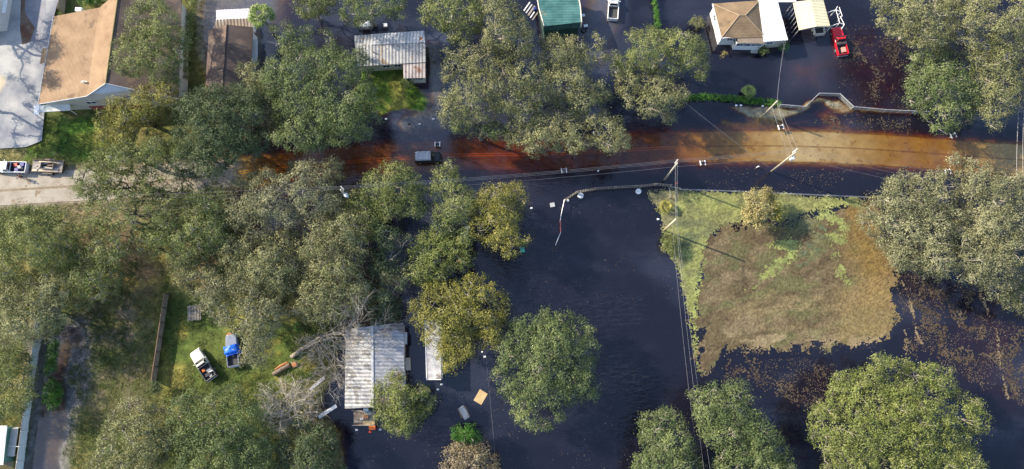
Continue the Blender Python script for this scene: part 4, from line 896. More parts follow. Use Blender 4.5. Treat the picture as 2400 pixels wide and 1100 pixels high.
put(Gh, 'wall', mat('white_siding', (.66, .66, .65), (.74, .74, .73), .8, .8, wave=(2.5, 'Z', .02, .10)), lambda m: ring(m, gi, -1.0, zg - .1))
window(Gh, gi[3], gi[2], .22, 2.0, 1.0, .7); window(Gh, gi[0], gi[3], .3, 1.8, 1.1, 1.0)
o0, o1, o2, o3 = P(1727, 82, 3.12), P(1794, 78, 3.2), P(1793, 102, 2.6), P(1730, 101, 2.6)
put(Gh, 'porch_roof', mat('porch_shingle', (.25, .19, .14), (.31, .24, .18), .9, .8), lambda m: m.slab([o0, o1, o2, o3], .1))
oi = inset([(p.x, p.y) for p in (o0, o1, o2, o3)], .12); oi[0] = Vector((oi[0][0] - .3, oi[0][1])); oi[3] = Vector((oi[3][0] - .3, oi[3][1]))
put(Gh, 'porch_wall', WHITE, lambda m: (ring(m, oi, -1.0, 1.5), [m.box((p[0], p[1], 2.0), (.14, .14, 1.1)) for p in oi]))
for t in (.16, .40, .64, .86): window(Gh, oi[3], oi[2], t, 1.95, 1.35 if t < .6 else .7, .85)
window(Gh, oi[0], oi[3], .5, 1.95, 1.2, .85)
stp = P(1767, 119, 0); put(Gh, 'steps', CONC, lambda m: (m.box((stp.x, stp.y, .0), (1.2, 1.0, .4)), m.box((stp.x, stp.y + .6, .3), (1.2, .5, .5))))
w0, w1, w2, w3 = P(1777, -10, 3.25), P(1819, -10, 2.95), P(1847, 94, 2.95), P(1790, 98, 3.25)
put(Gh, 'addition_roof', WHITEMETAL, lambda m: m.slab([w0, w1, w2, w3], .10))
ai = inset([(p.x, p.y) for p in (w0, w1, w2, w3)], .25)
put(Gh, 'addition_wall', BEIGEW, lambda m: ring(m, ai, -1.0, 2.84))
window(Gh, ai[3], ai[2], .35, 1.9, 1.2, .8)
put(Gh, 'breezeway_roof', WHITE, lambda m: m.slab([P(1820, -6, 3.0), P(1866, -2, 2.9), P(1866, 5, 2.9), P(1822, 5, 3.0)], .08))

# -- H: cream carport
zc, zcr = 2.75, 3.2
m0, m1 = P(1858, 5, zc), P(1873, 71, zc); g0_, g1_ = P(1901, 0, zcr), P(1914.5, 62, zcr); e0_, e1_ = P(1930, 1, zc), P(1946, 62, zc)
Hc = house('carport', 'cream metal carport on thin posts with a pale truck under it', [m0, m1, e1_, e0_], 'carport')
put(Hc, 'roof', CREAM, lambda m: (m.slab([g0_, g1_, m1, m0], .06), m.slab([g1_, g0_, e0_, e1_], .06)))
for k in range(7):
    a = m0.lerp(m1, .03 + k * .157); put(Hc, 'post', STEEL, lambda m: m.beam((a.x + .05, a.y, -1.1), (a.x + .05, a.y, zc - .06), .09, .09))
for k in range(4):
    a = e0_.lerp(e1_, .03 + k * .31); put(Hc, 'post', STEEL, lambda m: m.beam((a.x - .05, a.y, -1.1), (a.x - .05, a.y, zc - .06), .09, .09))
put(Hc, 'gable_brace', STEEL, lambda m: m.beam(m1 + Vector((.1, .05, -.08)), e1_ + Vector((-.1, .05, -.08)), .07, .07))
fr = house('pipe_awning', 'bare white pipe frame of an awning beside the cream carport', [P(1945, 30), P(1968, 60), P(1975, 20)], 'awning', None)
zp = 2.0
for a, b in (((1939, 30), (1959, 23)), ((1959, 23), (1968, 54)), ((1947, 62), (1968, 54)), ((1967, 17), (1974, 38)), ((1969, 38), (1979, 58)), ((1979, 58), (1972, 69)), ((1959, 23), (1963, 15)), ((1959, 23), (1971, 28)), ((1971, 28), (1964, 36)), ((1968, 54), (1979, 58))):
    put(fr, 'rail', TRIM, lambda m: m.tube([P(*a, zp), P(*b, zp)], .05, 6))
for a in ((1959, 23), (1968, 54), (1974, 38), (1979, 58), (1940, 30), (1948, 62)):
    p = P(*a, zp); put(fr, 'post', TRIM, lambda m: m.tube([(p.x, p.y, -1.2), (p.x, p.y, zp)], .06, 6))

# -- I: long metal-roofed trailer house with deck
zi, zir = 2.9, 3.7
i0, i1 = P(872.5, 764, zir), P(873.5, 955, zir); L0, L1 = P(810, 772, zi), P(808, 958, zi); Q0, Q1 = P(945.5, 756, zi), P(949, 952, zi); i0b = P(872, 757, zir)
I = house('trailer_house', 'long house with white and rust-stained ribbed metal roof at the edge of the grass', [L0, L1, Q1, Q0])
put(I, 'white_slope', TINWHITE, lambda m: m.slab([i0, i1, L1, L0], .06)); put(I, 'stained_slope', TINLONG, lambda m: m.slab([i1, i0, Q0, Q1], .06))
put(I, 'ridge_cap', STEEL, lambda m: m.beam(i0 + Vector((0, 0, .05)), i1 + Vector((0, 0, .05)), .34, .07))
ii = inset([(p.x, p.y) for p in (L0, L1, Q1, Q0)], .3)
put(I, 'wall', GREYWALL, lambda m: ring(m, ii, -.3, zi - .1))
for j, k, rp in ((0, 3, i0), (1, 2, i1)): put(I, 'gable_wall', GREYWALL, lambda m: m.add([(*ii[j], zi - .1), (*ii[k], zi - .1), ((ii[j][0] + ii[k][0]) / 2, (ii[j][1] + ii[k][1]) / 2, zir - .2)], [(0, 1, 2)]))
put(I, 'landing', CONC, lambda m: m.slab([P(950, 839, .9), P(960, 839, .9), P(961, 868, .9), P(950, 868, .9)], .9))
put(I, 'lean_to', GREYTRIM, lambda m: m.slab([P(946, 779, 2.3), P(954, 779, 2.2), P(954, 807, 2.2), P(947, 807, 2.3)], .1))
for t in (.25, .7): window(I, ii[2], ii[3], t, 1.7, 1.0, .9)
dk = [P(829, 962, .5), P(880, 962, .5), P(880, 997, .5), P(829, 997, .5)]
dd_ = thing('wooden_deck', 'cluttered grey wooden deck at the lower end of the long metal roof', 'deck', base_of(dk))
for k in range(6):
    a, b = dk[0].lerp(dk[3], (k + .5) / 6), dk[1].lerp(dk[2], (k + .5) / 6); put(dd_, 'board', WOODG if k < 5 else WOODB, lambda m: m.beam(a, b, .36, .06))
for k in range(7):
    a, b = P(831 + k * 4.2, 966, 1.4), P(831 + k * 4.2, 984, 1.4); put(dd_, 'rail_slat', WOODB, lambda m: m.beam(a, b, .08, .06))
for p in dk: put(dd_, 'post', WOODG, lambda m: m.beam((p.x, p.y, -.6), (p.x, p.y, 1.5), .12, .12))
put(dd_, 'rail', WOODG, lambda m: m.beam(dk[3] + Vector((0, .05, .95)), dk[2] + Vector((0, .05, .95)), .1, .1))
put(dd_, 'step', WOODT, lambda m: m.slab([P(850, 987, .62), P(878, 987, .62), P(878, 996, .62), P(850, 996, .62)], .06))

# -- J: faded trailer under the golden tree
zj = 2.9
J0, J1, J2, J3 = P(996, 752, zj), P(1000, 890, zj), P(1034, 890, zj), P(1033, 750, zj)
J = house('faded_trailer', 'narrow trailer with faded flaking white roof half under the golden-green tree', [J0, J1, J2, J3], 'trailer')
put(J, 'roof', mat('flaking_roof', (.30, .30, .32), (.58, .58, .60), .8, .7, speck=(.8, .60, (.20, .18, .18))), lambda m: m.slab([J0, J1, J2, J3], .14))
ji = inset([(p.x, p.y) for p in (J0, J1, J2, J3)], .08)
put(J, 'wall', WHITE, lambda m: ring(m, ji, -.7, zj - .12))
put(J, 'roof_edge', TRIM, lambda m: (m.beam(J0 + Vector((0, 0, .03)), J1 + Vector((0, 0, .03)), .10, .08), m.beam(J1 + Vector((0, 0, .03)), J2 + Vector((0, 0, .03)), .10, .08)))
for t in (.3, .7): window(J, ji[0], ji[1], t, 1.6, .9, .8)
window(J, ji[1], ji[2], .5, 1.6, 1.2, .8)
for k in range(3):
    a, b = J0.lerp(J1, .3 + .22 * k), J3.lerp(J2, .3 + .22 * k); put(J, 'roof_seam', GREYTRIM, lambda m: m.beam(a + Vector((0, 0, .02)), b + Vector((0, 0, .02)), .12, .05))

# -- K: white-roofed lean-to at the bottom left
K0, K1, K2, K3 = P(-40, 998, 2.6), P(17, 998, 2.6), P(7, 1090, 2.6), P(-40, 1090, 2.6)
Kh = house('tin_shed', 'white-roofed tin shed in the lower left corner beside the pale panel fence', [K0, K1, K2, K3], 'shed')
put(Kh, 'roof', corr('white_tin_shed_roof', (.58, .60, .60), (.74, .75, .75), 'X', mulw=.12), lambda m: m.slab([K0, K1, K2, K3], .07))
ki = inset([(p.x, p.y) for p in (K0, K1, K2, K3)], .25); put(Kh, 'wall', mat('teal_wall', (.06, .16, .14), (.10, .20, .18), .8, 1), lambda m: ring(m, ki, -.3, 2.5))
put(Kh, 'side_roof', mat('beige_panel', (.42, .40, .36), (.50, .48, .44), .8, .8), lambda m: m.slab([P(27, 1004, 1.7), P(43, 1001, 1.7), P(33, 1070, 1.7), P(14, 1070, 1.7)], .08))
for a in ((28, 1006), (41, 1003), (32, 1068), (17, 1068)):
    p = P(*a, 1.7); put(Kh, 'post', WOODG, lambda m: m.beam((p.x, p.y, -.3), (p.x, p.y, 1.62), .1, .1))
put(Kh, 'cross_bar', TRIM, lambda m: m.beam(P(22, 1046, 1.8), P(44, 1047, 1.8), .08, .08))

# ------------------------------------------------------------------ fences
def panel_fence(name, label, a, b, h, n, pm, post_m, cat='fence', thick=.04, cap=None, posth=.12):
    a, b = Vector(a), Vector(b); root = thing(name, label, cat, a, group='fences')
    d = (b - a); 
    for k in range(n):
        p, q = a.lerp(b, k / n), a.lerp(b, (k + 1) / n); dz = Vector((0, 0, h / 2)); e = (q - p).normalized() * .03
        put(root, 'panel', pm, lambda m: m.beam(p + dz + e, q + dz - e, thick, h))
    side = Vector((-d.y, d.x, 0)).normalized() * (thick / 2 + .06)
    for k in range(n + 1):
        p = a.lerp(b, k / n) + side; put(root, 'post', post_m, lambda m: m.beam(p - Vector((0, 0, .3)), p + Vector((0, 0, h + posth)), .11, .11))
    if cap: put(root, 'top_rail', cap, lambda m: m.beam(a + Vector((0, 0, h + .03)), b + Vector((0, 0, h + .03)), thick + .06, .05))
    return root
a, b = G(113, 645), G(52, 1115); a.z = b.z = -.05
panel_fence('panel_fence', 'pale grey-green panel fence with white post tops running down the left edge', a, b, 1.85, 14, mat('grey_green_panel', (.68, .74, .73), (.76, .80, .79), .7, .5, wave=(.8, 'Z', .01, .06)), TRIM, cap=WOODG)
a, b = G(396, 690), G(366, 895); a.z = b.z = .25
panel_fence('board_fence', 'weathered brown board fence crossing the grassy yard', a, b, 1.75, 6, mat('brown_fence_boards', (.30, .235, .19), (.44, .36, .29), .9, .8, wave=(3, 'Y', .02, .35)), DARKB, cap=WOODB)
a, b = G(158, -30), G(151, 34); a.z = b.z = .4
panel_fence('board_fence', 'short tan board fence joining the back corner of the brown-roofed hall', a, b, 1.9, 2, mat('tan_fence_boards', (.33, .26, .19), (.42, .34, .26), .9, .8, wave=(3, 'Y', .02, .3)), WOODB)

def link_mat():
    m = bpy.data.materials.new('chain_link'); m.use_nodes = True; nt = m.node_tree; N = nt.nodes; L = nt.links; b = N['Principled BSDF']
    b.inputs['Base Color'].default_value = (.36, .36, .34, 1); b.inputs['Roughness'].default_value = .6; b.inputs['Metallic'].default_value = .2
    tc = N.new('ShaderNodeTexCoord'); vals = []
    for rot in (.785, -.785):
        mp = N.new('ShaderNodeMapping'); mp.inputs['Rotation'].default_value = (rot, 0, rot); L.new(tc.outputs['Object'], mp.inputs['Vector'])
        w = N.new('ShaderNodeTexWave'); w.inputs['Scale'].default_value = 4.5; L.new(mp.outputs[0], w.inputs['Vector']); g = N.new('ShaderNodeMath'); g.operation = 'GREATER_THAN'; g.inputs[1].default_value = .72; L.new(w.outputs['Fac'], g.inputs[0]); vals.append(g.outputs[0])
    mx = N.new('ShaderNodeMath'); mx.operation = 'MAXIMUM'; L.new(vals[0], mx.inputs[0]); L.new(vals[1], mx.inputs[1]); L.new(mx.outputs[0], b.inputs['Alpha']); return m
LINK = link_mat()
def link_fence(name, label, px, h, step=2.7, mesh=True, z=-.1, rail=True):
    pts = [P(u, v, 0) for u, v in px]; root = thing(name, label, 'fence', (pts[0].x, pts[0].y, z), group='fences')
    for a, b in zip(pts, pts[1:]):
        a, b = Vector((a.x, a.y, z)), Vector((b.x, b.y, z)); n = max(1, round((b - a).length / step)); up = Vector((0, 0, h))
        if mesh: put(root, 'mesh_panel', LINK, lambda m: m.beam(a + up * .5, b + up * .5, .012, h - .06))
        if rail: put(root, 'top_rail', STEEL, lambda m: m.tube([a + up, b + up], .045, 6))
        else: put(root, 'wire', STEEL, lambda m: [m.tube([a + up * t, b + up * t], .012, 4) for t in (.35, .65, .95)])
        for k in range(n): 
            p = a.lerp(b, k / n); put(root, 'post', STEEL, lambda m: m.tube([p - Vector((0, 0, .8)), p + up + Vector((0, 0, .05))], .06 if rail else .05, 6))
    return root
link_fence('chain_link_fence', 'chain-link fence with a stepped bay along the silty bank above the flooded road', [(1824, 251), (1882, 256), (1914, 225), (1962, 226), (1994, 256), (2070, 263), (2170, 268)], 1.25)
link_fence('wire_fence', 'low post and wire fence along the edge of the green floating mat', [(1592, 446), (1720, 450), (1850, 456), (2030, 464)], .9, 6.6, False, -.1, False)

# picket fence bowed by the flood
pf = [(1322, 474), (1350, 455), (1392, 447), (1440, 444), (1500, 441), (1535, 437), (1572, 440)]
pts = [P(u, v, -.35) for u, v in pf]; root = thing('picket_fence', 'bowed grey picket fence wading in the dark water below the road', 'fence', pts[0], group='fences'); hh_ = 1.75
for a, b in zip(pts, pts[1:]):
    n = max(2, int((b - a).length / .42)); d = (b - a).normalized(); s_ = Vector((-d.y, d.x, 0)) * .05
    put(root, 'panel', WOODG, lambda m: ([m.beam(a + Vector((0, 0, z)) + s_, b + Vector((0, 0, z)) + s_, .05, .13) for z in (.55, 1.5)], [m.beam(a.lerp(b, (k + .5) / n), a.lerp(b, (k + .5) / n) + Vector((0, 0, hh_)), .20, .03) for k in range(n)]))
    put(root, 'post', WOODG, lambda m: m.beam(a - s_ - Vector((0, 0, .6)), a - s_ + Vector((0, 0, hh_ + .15)), .13, .13))
rl_ = [(1323, 468), (1315, 505), (1313, 518), (1314, 545), (1302, 575)]
pts = [P(u, v, .9) for u, v in rl_]; root = thing('pipe_rail', 'thin pale pipe rail with one red length running from the picket fence into the water', 'rail', (pts[0].x, pts[0].y, 0), group='fences')
for k, (a, b) in enumerate(zip(pts, pts[1:])):
    put(root, 'rail', STEEL if k != 2 else mat('red_pipe', (.45, .07, .06), (.55, .2, .18), .6, 2), lambda m: m.tube([a, b], .07 if k != 2 else .10, 6)); put(root, 'post', STEEL, lambda m: m.tube([(a.x, a.y, -1.2), (a.x, a.y, a.z + .08)], .06, 6))
root = thing('pipe_rail', 'short pale rail closing the right end of the picket fence', 'rail', P(1572, 440, 0), group='fences')
put(root, 'rail', WOODG, lambda m: (m.beam(P(1570, 438, .9), P(1594, 441, .9), .1, .1), m.beam(P(1568, 440, .9), P(1572, 462, .9), .1, .1)))
for q in ((1594, 441), (1572, 462)): p = P(*q, .9); put(root, 'post', WOODG, lambda m: m.beam((p.x, p.y, -1), (p.x, p.y, 1.0), .1, .1))

# ------------------------------------------------------------------ vehicles
TYRE = mat('tyre_rubber', (.02, .02, .02), rough=.85); RIM = mat('wheel_rim', (.45, .46, .48), rough=.35, metal=.6)
CHROME = mat('bumper_chrome', (.55, .55, .56), rough=.25, metal=.7); LAMPR = mat('red_lamp', (.40, .02, .02), rough=.2); LAMPW = mat('clear_lamp', (.75, .75, .72), rough=.15)
CARGLASS = mat('car_glass', (.012, .018, .024), rough=.05, spec=.7); BEDM = mat('bed_liner', (.035, .036, .04), (.07, .07, .075), .8, 3)
def paint_m(name, c): return mat(name, c, rough=.28, spec=.5)
def sec(x, hw, z0, z1, cr=.12):
    return [Vector((x, -hw, z0)), Vector((x, hw, z0)), Vector((x, hw, z1 - cr)), Vector((x, hw - cr, z1)), Vector((x, -hw + cr, z1)), Vector((x, -hw, z1 - cr))]
def part(root, name, mats, fn, parent=None, **k):
    mb = MB(); fn(mb); return mb.build(name, mats, parent or root, **k)
def wheels(root, xs, hw, r=.37):
    for x in xs:
        for s in (-1, 1):
            t = part(root, 'wheel', TYRE, lambda m: m.disc((x, s * (hw - .10), r), r, .25, 18, axis='Y'), bevel=.03)
            part(root, 'rim', RIM, lambda m: m.disc((x, s * (hw + .035), r), r * .6, .03, 14, axis='Y'), t)
def pickup(label, u, v, ang, color, L=5.5, crew=False, z=None, bedc=None, cab_color=None, group='pickups and cars', tail_color=None):
    g = G(u, v); zz = g.z if z is None else z; p = P(u, v, zz + .8); root = thing('pickup_truck', label, 'pickup', (p.x, p.y, zz), ang, group)
    hw = .95; f, r = L / 2, -L / 2; cb = -.25 if not crew else -.55; cf = f - 1.55; bedc = bedc or BEDM; cabc = cab_color or color; tc_ = tail_color or color
    part(root, 'hood', cabc, lambda m: m.loft([sec(f, hw * .82, .5, .92, .1), sec(f - .25, hw * .94, .42, 1.02), sec(cf - .05, hw, .40, 1.12), sec(cf - .25, hw, .40, 1.14)]), smooth=False, bevel=.03)
    part(root, 'cab', cabc, lambda m: (m.loft([sec(cf - .25, hw, .40, 1.14), sec(cb, hw, .40, 1.14)]),
         m.loft([[Vector((cf - .22, -.86, 1.12)), Vector((cf - .22, .86, 1.12)), Vector((cb + .04, .86, 1.12)), Vector((cb + .04, -.86, 1.12))],
                 [Vector((cf - .85, -.68, 1.76)), Vector((cf - .85, .68, 1.76)), Vector((cb + .22, .68, 1.76)), Vector((cb + .22, -.68, 1.76))]])), bevel=.05)
    def pane(m, a, b, c, d, o):
        o = Vector(o) * .02; m.quad(*[Vector(q) + o for q in (a, b, c, d)])
    part(root, 'windshield', CARGLASS, lambda m: pane(m, (cf - .29, -.78, 1.20), (cf - .29, .78, 1.20), (cf - .78, .64, 1.70), (cf - .78, -.64, 1.70), (1, 0, 1)))
    part(root, 'rear_window', CARGLASS, lambda m: pane(m, (cb + .06, -.72, 1.22), (cb + .06, .72, 1.22), (cb + .2, .60, 1.66), (cb + .2, -.60, 1.66), (-1, 0, .4)))
    for s in (-1, 1):
        part(root, 'side_window', CARGLASS, lambda m: pane(m, (cf - .52, s * .84, 1.20), (cb + .12, s * .84, 1.20), (cb + .26, s * .70, 1.68), (cf - .90, s * .70, 1.68), (0, s, .4)))
        part(root, 'mirror', cabc, lambda m: m.box((cf - .45, s * 1.06, 1.2), (.14, .20, .16)), bevel=.03)
        part(root, 'headlight', LAMPW, lambda m: m.box((f - .05, s * .62, .80), (.14, .30, .16)), bevel=.02)
        part(root, 'taillight', LAMPR, lambda m: m.box((r + .02, s * .86, .86), (.08, .14, .30)), bevel=.02)
        part(root, 'bed_side', tc_, lambda m: m.box(((cb + r) / 2 - .02, s * (hw - .06), .80), (cb - r - .06, .12, .66)), bevel=.035)
    part(root, 'tailgate', tc_, lambda m: m.box((r + .06, 0, .82), (.10, 1.66, .62)), bevel=.03)
    part(root, 'bed', bedc, lambda m: (m.box(((cb + r) / 2, 0, .55), (cb - r - .12, 1.66, .12)), m.box((cb - .06, 0, .82), (.06, 1.66, .5))))
    part(root, 'bumper', CHROME, lambda m: m.box((r - .08, 0, .52), (.16, 1.8, .18)), bevel=.03); part(root, 'bumper', CHROME, lambda m: m.box((f + .03, 0, .52), (.18, 1.72, .2)), bevel=.04)
    wheels(root, (f - .95, r + 1.15), hw); return root
PW = paint_m('white_car_paint', (.78, .79, .80)); PR = paint_m('red_car_paint', (.50, .012, .025)); PGREY = paint_m('grey_car_paint', (.20, .23, .30)); PCH = paint_m('charcoal_paint', (.09, .09, .095)); PCREAM = paint_m('cream_car_paint', (.58, .57, .50)); PBLK = paint_m('dark_green_black_paint', (.012, .016, .018))
pickup('white pickup with cargo in its bed parked on the dry road at the left edge', 24, 392, math.pi - .03, PW, 5.7)
pickup('white pickup standing in blue-grey flood water at the top edge', 1438, 14, math.pi / 2 - .09, PW, 5.4, z=-.25)
pickup('red pickup in brown flood water beside the cream carport', 1968, 97, math.pi / 2 + .14, PR, 5.3, z=-.32)
pickup('pale cream pickup under the cream carport roof', 1915, 50, math.pi / 2 + .10, PCREAM, 5.2, z=-.35)
pickup('silver-white pickup with black junk-filled bed on the grassy yard', 476, 855, math.radians(127), PCREAM, 5.3, tail_color=PCH)
tp = pickup('grey pickup draped with a blue tarpaulin under the pale mossy oak', 545, 822, math.radians(100), PGREY, 5.0)
# tarpaulin lies over the grey pickup
def draped(name, label, cat, o, ang, z, corners, drop, m):
    root = thing(name, label, cat, o, ang); n = 14; mb = MB(); (x0, x1), (y0, y1) = corners
    idx = {}
    for i in range(n + 1):
        for j in range(n + 1):
            x = x0 + (x1 - x0) * i / n; y = y0 + (y1 - y0) * j / n; e = max(0, abs(y) - .95) * 1.6
            zz = 1.82 - .18 * abs(y) - e - (.45 if x < -.4 else 0) + rng.normal(0, .022) + .03 * math.sin(x * 5 + y * 3)
            mb.v.append((x, y + rng.normal(0, .015), zz)); mb.mi
    for i in range(n):
        for j in range(n): mb.f.append((i * (n + 1) + j, (i + 1) * (n + 1) + j, (i + 1) * (n + 1) + j + 1, i * (n + 1) + j + 1)); mb.mi.append(0)
    o_ = mb.build('sheet', m, root, smooth=True); s_ = o_.modifiers.new('thickness', 'SOLIDIFY'); s_.thickness = .02
    return root
draped('tarpaulin', 'crumpled bright blue tarpaulin over the grey pickup', 'tarpaulin', tp.location, tp.rotation_euler.z + .1, 0, ((-.75, .8), (-1.3, 1.1)), .3, mat('blue_tarp', (.008, .10, .62), (.015, .17, .78), .4, 2, bump=.05))
# dark wagon on the road
g = P(1003, 369, .7); sv = thing('station_wagon', 'dark roof-racked wagon driving through shallow brown water under the trees', 'car', (g.x, g.y, -.11), .04, 'pickups and cars')
part(sv, 'body', PBLK, lambda m: m.loft([sec(-2.25, .80, .45, 1.0), sec(-2.1, .92, .38, 1.08), sec(-.6, .94, .36, 1.10), sec(1.0, .94, .36, 1.06), sec(1.95, .90, .38, .98), sec(2.25, .78, .45, .84)]), bevel=.03)
part(sv, 'roof', mat('silver_roof', (.42, .43, .46), rough=.35), lambda m: m.loft([sec(-2.02, .74, 1.30, 1.68, .08), sec(-1.8, .80, 1.10, 1.74, .08), sec(.3, .80, 1.10, 1.76, .08), sec(.55, .76, 1.10, 1.70, .08)]), bevel=.03)
part(sv, 'windshield', CARGLASS, lambda m: m.loft([sec(.56, .75, 1.06, 1.68, .06), sec(1.25, .84, 1.0, 1.09, .03)])); part(sv, 'rear_window', CARGLASS, lambda m: m.box((-2.08, 0, 1.38), (.1, 1.3, .38)))
for s in (-1, 1):
    part(sv, 'side_window', CARGLASS, lambda m: m.box((-.7, s * .83, 1.36), (2.3, .06, .36))); part(sv, 'rack_rail', CHROME, lambda m: m.box((-.75, s * .62, 1.80), (2.2, .05, .06))); part(sv, 'mirror', PBLK, lambda m: m.box((.75, s * 1.02, 1.12), (.14, .2, .14)), bevel=.03)
    part(sv, 'headlight', LAMPW, lambda m: m.box((2.18, s * .6, .78), (.12, .3, .14)), bevel=.02); part(sv, 'taillight', LAMPR, lambda m: m.box((-2.22, s * .76, .95), (.06, .14, .3)), bevel=.02)
for x in (-1.6, -.75, .1): part(sv, 'rack_bar', CHROME, lambda m: m.box((x, 0, 1.82), (.06, 1.26, .04)))
part(sv, 'hood_scoop', PBLK, lambda m: m.box((1.75, 0, 1.0), (.5, .8, .05)), bevel=.02); wheels(sv, (1.35, -1.4), .93, .35)
# small white utility cart behind the metal house
g = P(857, 60, .8); uc = thing('utility_cart', 'small white-roofed utility cart in the mud behind the metal roof', 'cart', (g.x, g.y, -.2), .08)
part(uc, 'roof', WHITE, lambda m: m.box((0, 0, 1.75), (1.8, 1.2, .1)), bevel=.04); part(uc, 'box', mat('lime_plastic', (.25, .50, .12), rough=.4), lambda m: m.box((-1.35, .1, .95), (.35, .5, .4)))
part(uc, 'body', mat('cart_grey', (.20, .20, .21), rough=.4), lambda m: m.loft([sec(-1.2, .5, .4, .8), sec(.9, .55, .4, .85), sec(1.25, .45, .45, .7)]), bevel=.03)
for x in (-.8, .8):
    for s in (-1, 1): part(uc, 'roof_post', BLACKM, lambda m: m.box((x, s * .5, 1.25), (.06, .06, .95)))
wheels(uc, (.8, -.8), .55, .27)
# flat trailer behind the white pickup
g = G(113, 392); tr_ = thing('flat_trailer', 'flat utility trailer loaded with scrap boards behind the white pickup', 'trailer', (P(113, 391, g.z + .6).x, P(113, 391, g.z + .6).y, g.z), -.04)
part(tr_, 'deck', WOODG, lambda m: m.box((0, 0, .62), (5.4, 2.05, .12)))
for s in (-1, 1): part(tr_, 'side_rail', mat('dark_steel', (.06, .06, .06), (.14, .10, .08), .7, 2), lambda m: m.box((0, s * 1.03, .84), (5.4, .06, .30)))
part(tr_, 'tailgate', MATS['dark_steel'], lambda m: m.box((2.72, 0, .78), (.06, 2.1, .42))); part(tr_, 'tongue', MATS['dark_steel'], lambda m: (m.beam((-2.7, -.5, .6), (-3.7, 0, .55), .1, .1), m.beam((-2.7, .5, .6), (-3.7, 0, .55), .1, .1)))
for s in (-1, 1): part(tr_, 'mudguard', MATS['dark_steel'], lambda m: m.box((.2, s * 1.22, .82), (1.7, .28, .05)))
wheels(tr_, (-.2, .6), 1.32, .34)
TZ = tr_.location.z + .68
def on_trailer(x, y, z): c, s = math.cos(-.04), math.sin(-.04); return Vector((tr_.location.x + x * c - y * s, tr_.location.y + x * s + y * c, TZ + z))
BOARDM = [mat('fresh_board', (.56, .45, .32), (.66, .56, .42), .8, 2), mat('old_board', (.34, .31, .28), (.48, .45, .41), .9, 2), WOODB]
for k, (x, y, ln, a, zz, wd, lb) in enumerate(((-.3, -.72, 4.3, .02, .06, .34, 'long pale board along the road side of the scrap trailer'), (.2, .72, 3.6, -.03, .06, .26, 'pale board along the lawn side of the scrap trailer'), (-.9, .35, 2.4, .25, .12, .2, 'slanting grey plank at the front of the scrap trailer'),
      (.6, -.28, 2.6, -.10, .12, .22, 'grey plank across the middle of the scrap trailer'), (1.0, .25, 1.9, .12, .16, .24, 'brown plank in the rear half of the scrap trailer'), (-1.4, -.15, 1.5, 1.1, .18, .22, 'short crosswise plank at the trailer front'))):
    p = on_trailer(x, y, zz); o = MB(); o.box((0, 0, 0), (ln, wd, .06)); ob = o.build('scrap_plank', BOARDM[(0, 0, 1, 1, 2, 1)[k]]); ob.location = p; ob.rotation_euler = (0, .02, a - .04); setprops(ob, lb, 'plank', 'scrap boards on the flat trailer')
p = on_trailer(.1, .05, .02); cr = thing('crate', 'open dark-slatted crate in the middle of the scrap trailer', 'crate', p, -.04)
part(cr, 'side', WOODG, lambda m: [m.box(c, s) for c, s in (((0, .55, .25), (2.2, .06, .5)), ((0, -.55, .25), (2.2, .06, .5)))]); part(cr, 'end', WOODG, lambda m: [m.box(c, s) for c, s in (((1.07, 0, .25), (.06, 1.04, .5)), ((-1.07, 0, .25), (.06, 1.04, .5)))]); part(cr, 'bottom', DARKH, lambda m: m.box((0, 0, .03), (2.08, 1.04, .06)))
def junkbox(name, label, cat, p, s, m, rz=0, grp=None, lid=None):
    t = thing(name, label, cat, p, rz, grp); part(t, 'body', m, lambda q: q.box((0, 0, s[2] * .45), (s[0], s[1], s[2] * .9)), bevel=.02); part(t, 'lid', lid or m, lambda q: q.box((0, 0, s[2] * .95), (s[0] * 1.04, s[1] * 1.04, s[2] * .1)), bevel=.015); return t
# cargo in the white and silver pickups
w_ = bpy.data.objects['pickup_truck']; 
def in_bed(tr, x, y, z): return tr.matrix_basis @ Vector((x, y, z)) if False else Vector(tr.location) + Matrix.Rotation(tr.rotation_euler.z, 3, 'Z') @ Vector((x, y, z))
PURPLE = mat('blue_plastic', (.03, .04, .22), rough=.4); REDP = mat('red_plastic', (.45, .03, .02), rough=.4); ORANGE = mat('orange_plastic', (.55, .13, .03), rough=.5); TEAL = mat('teal_plastic', (.03, .22, .20), rough=.4); GREYP = mat('grey_plastic', (.30, .31, .33), rough=.5)
for x, y, m_, nm in ((-1.3, .45, PURPLE, 'blue'), (-1.0, -.35, REDP, 'red'), (-1.7, .0, GREYP, 'grey'), (-2.1, -.45, PURPLE, 'dark blue')):
    junkbox('storage_box', f'{nm} storage box in the bed of the white pickup on the road', 'box', in_bed(w_, x, y, .62), (.6, .55, .5), m_, .2, 'boxes in the white pickup')
s_ = [o for o in bpy.data.objects if o.get('label', '').startswith('silver-white')][0]
for x, y, m_, nm, s in ((-.85, .35, ORANGE, 'orange-red bucket-like', (.45, .45, .4)), (-1.2, -.3, GREYP, 'grey', (.7, .4, .3)), (-1.8, .2, BEDM, 'black', (.8, .5, .35)), (-1.6, -.45, STEEL, 'metal', (.9, .25, .25)), (-2.2, -.1, GREYP, 'small grey', (.4, .4, .3))):
    junkbox('storage_box', f'{nm} box in the bed of the silver pickup on the grass', 'box', in_bed(s_, x, y, .62), s, m_, .5, 'junk in the silver pickup')
r_ = [o for o in bpy.data.objects if o.get('label', '').startswith('red pickup')][0]
junkbox('storage_box', 'long black toolbox across the bed of the red pickup', 'box', in_bed(r_, -.55, 0, .9), (.45, 1.75, .36), BEDM, r_.rotation_euler.z)
junkbox('storage_box', 'pinkish cardboard box in the bed of the red pickup', 'box', in_bed(r_, -1.7, -.3, .62), (.9, .7, .35), mat('faded_card', (.45, .28, .22), rough=.8), r_.rotation_euler.z)

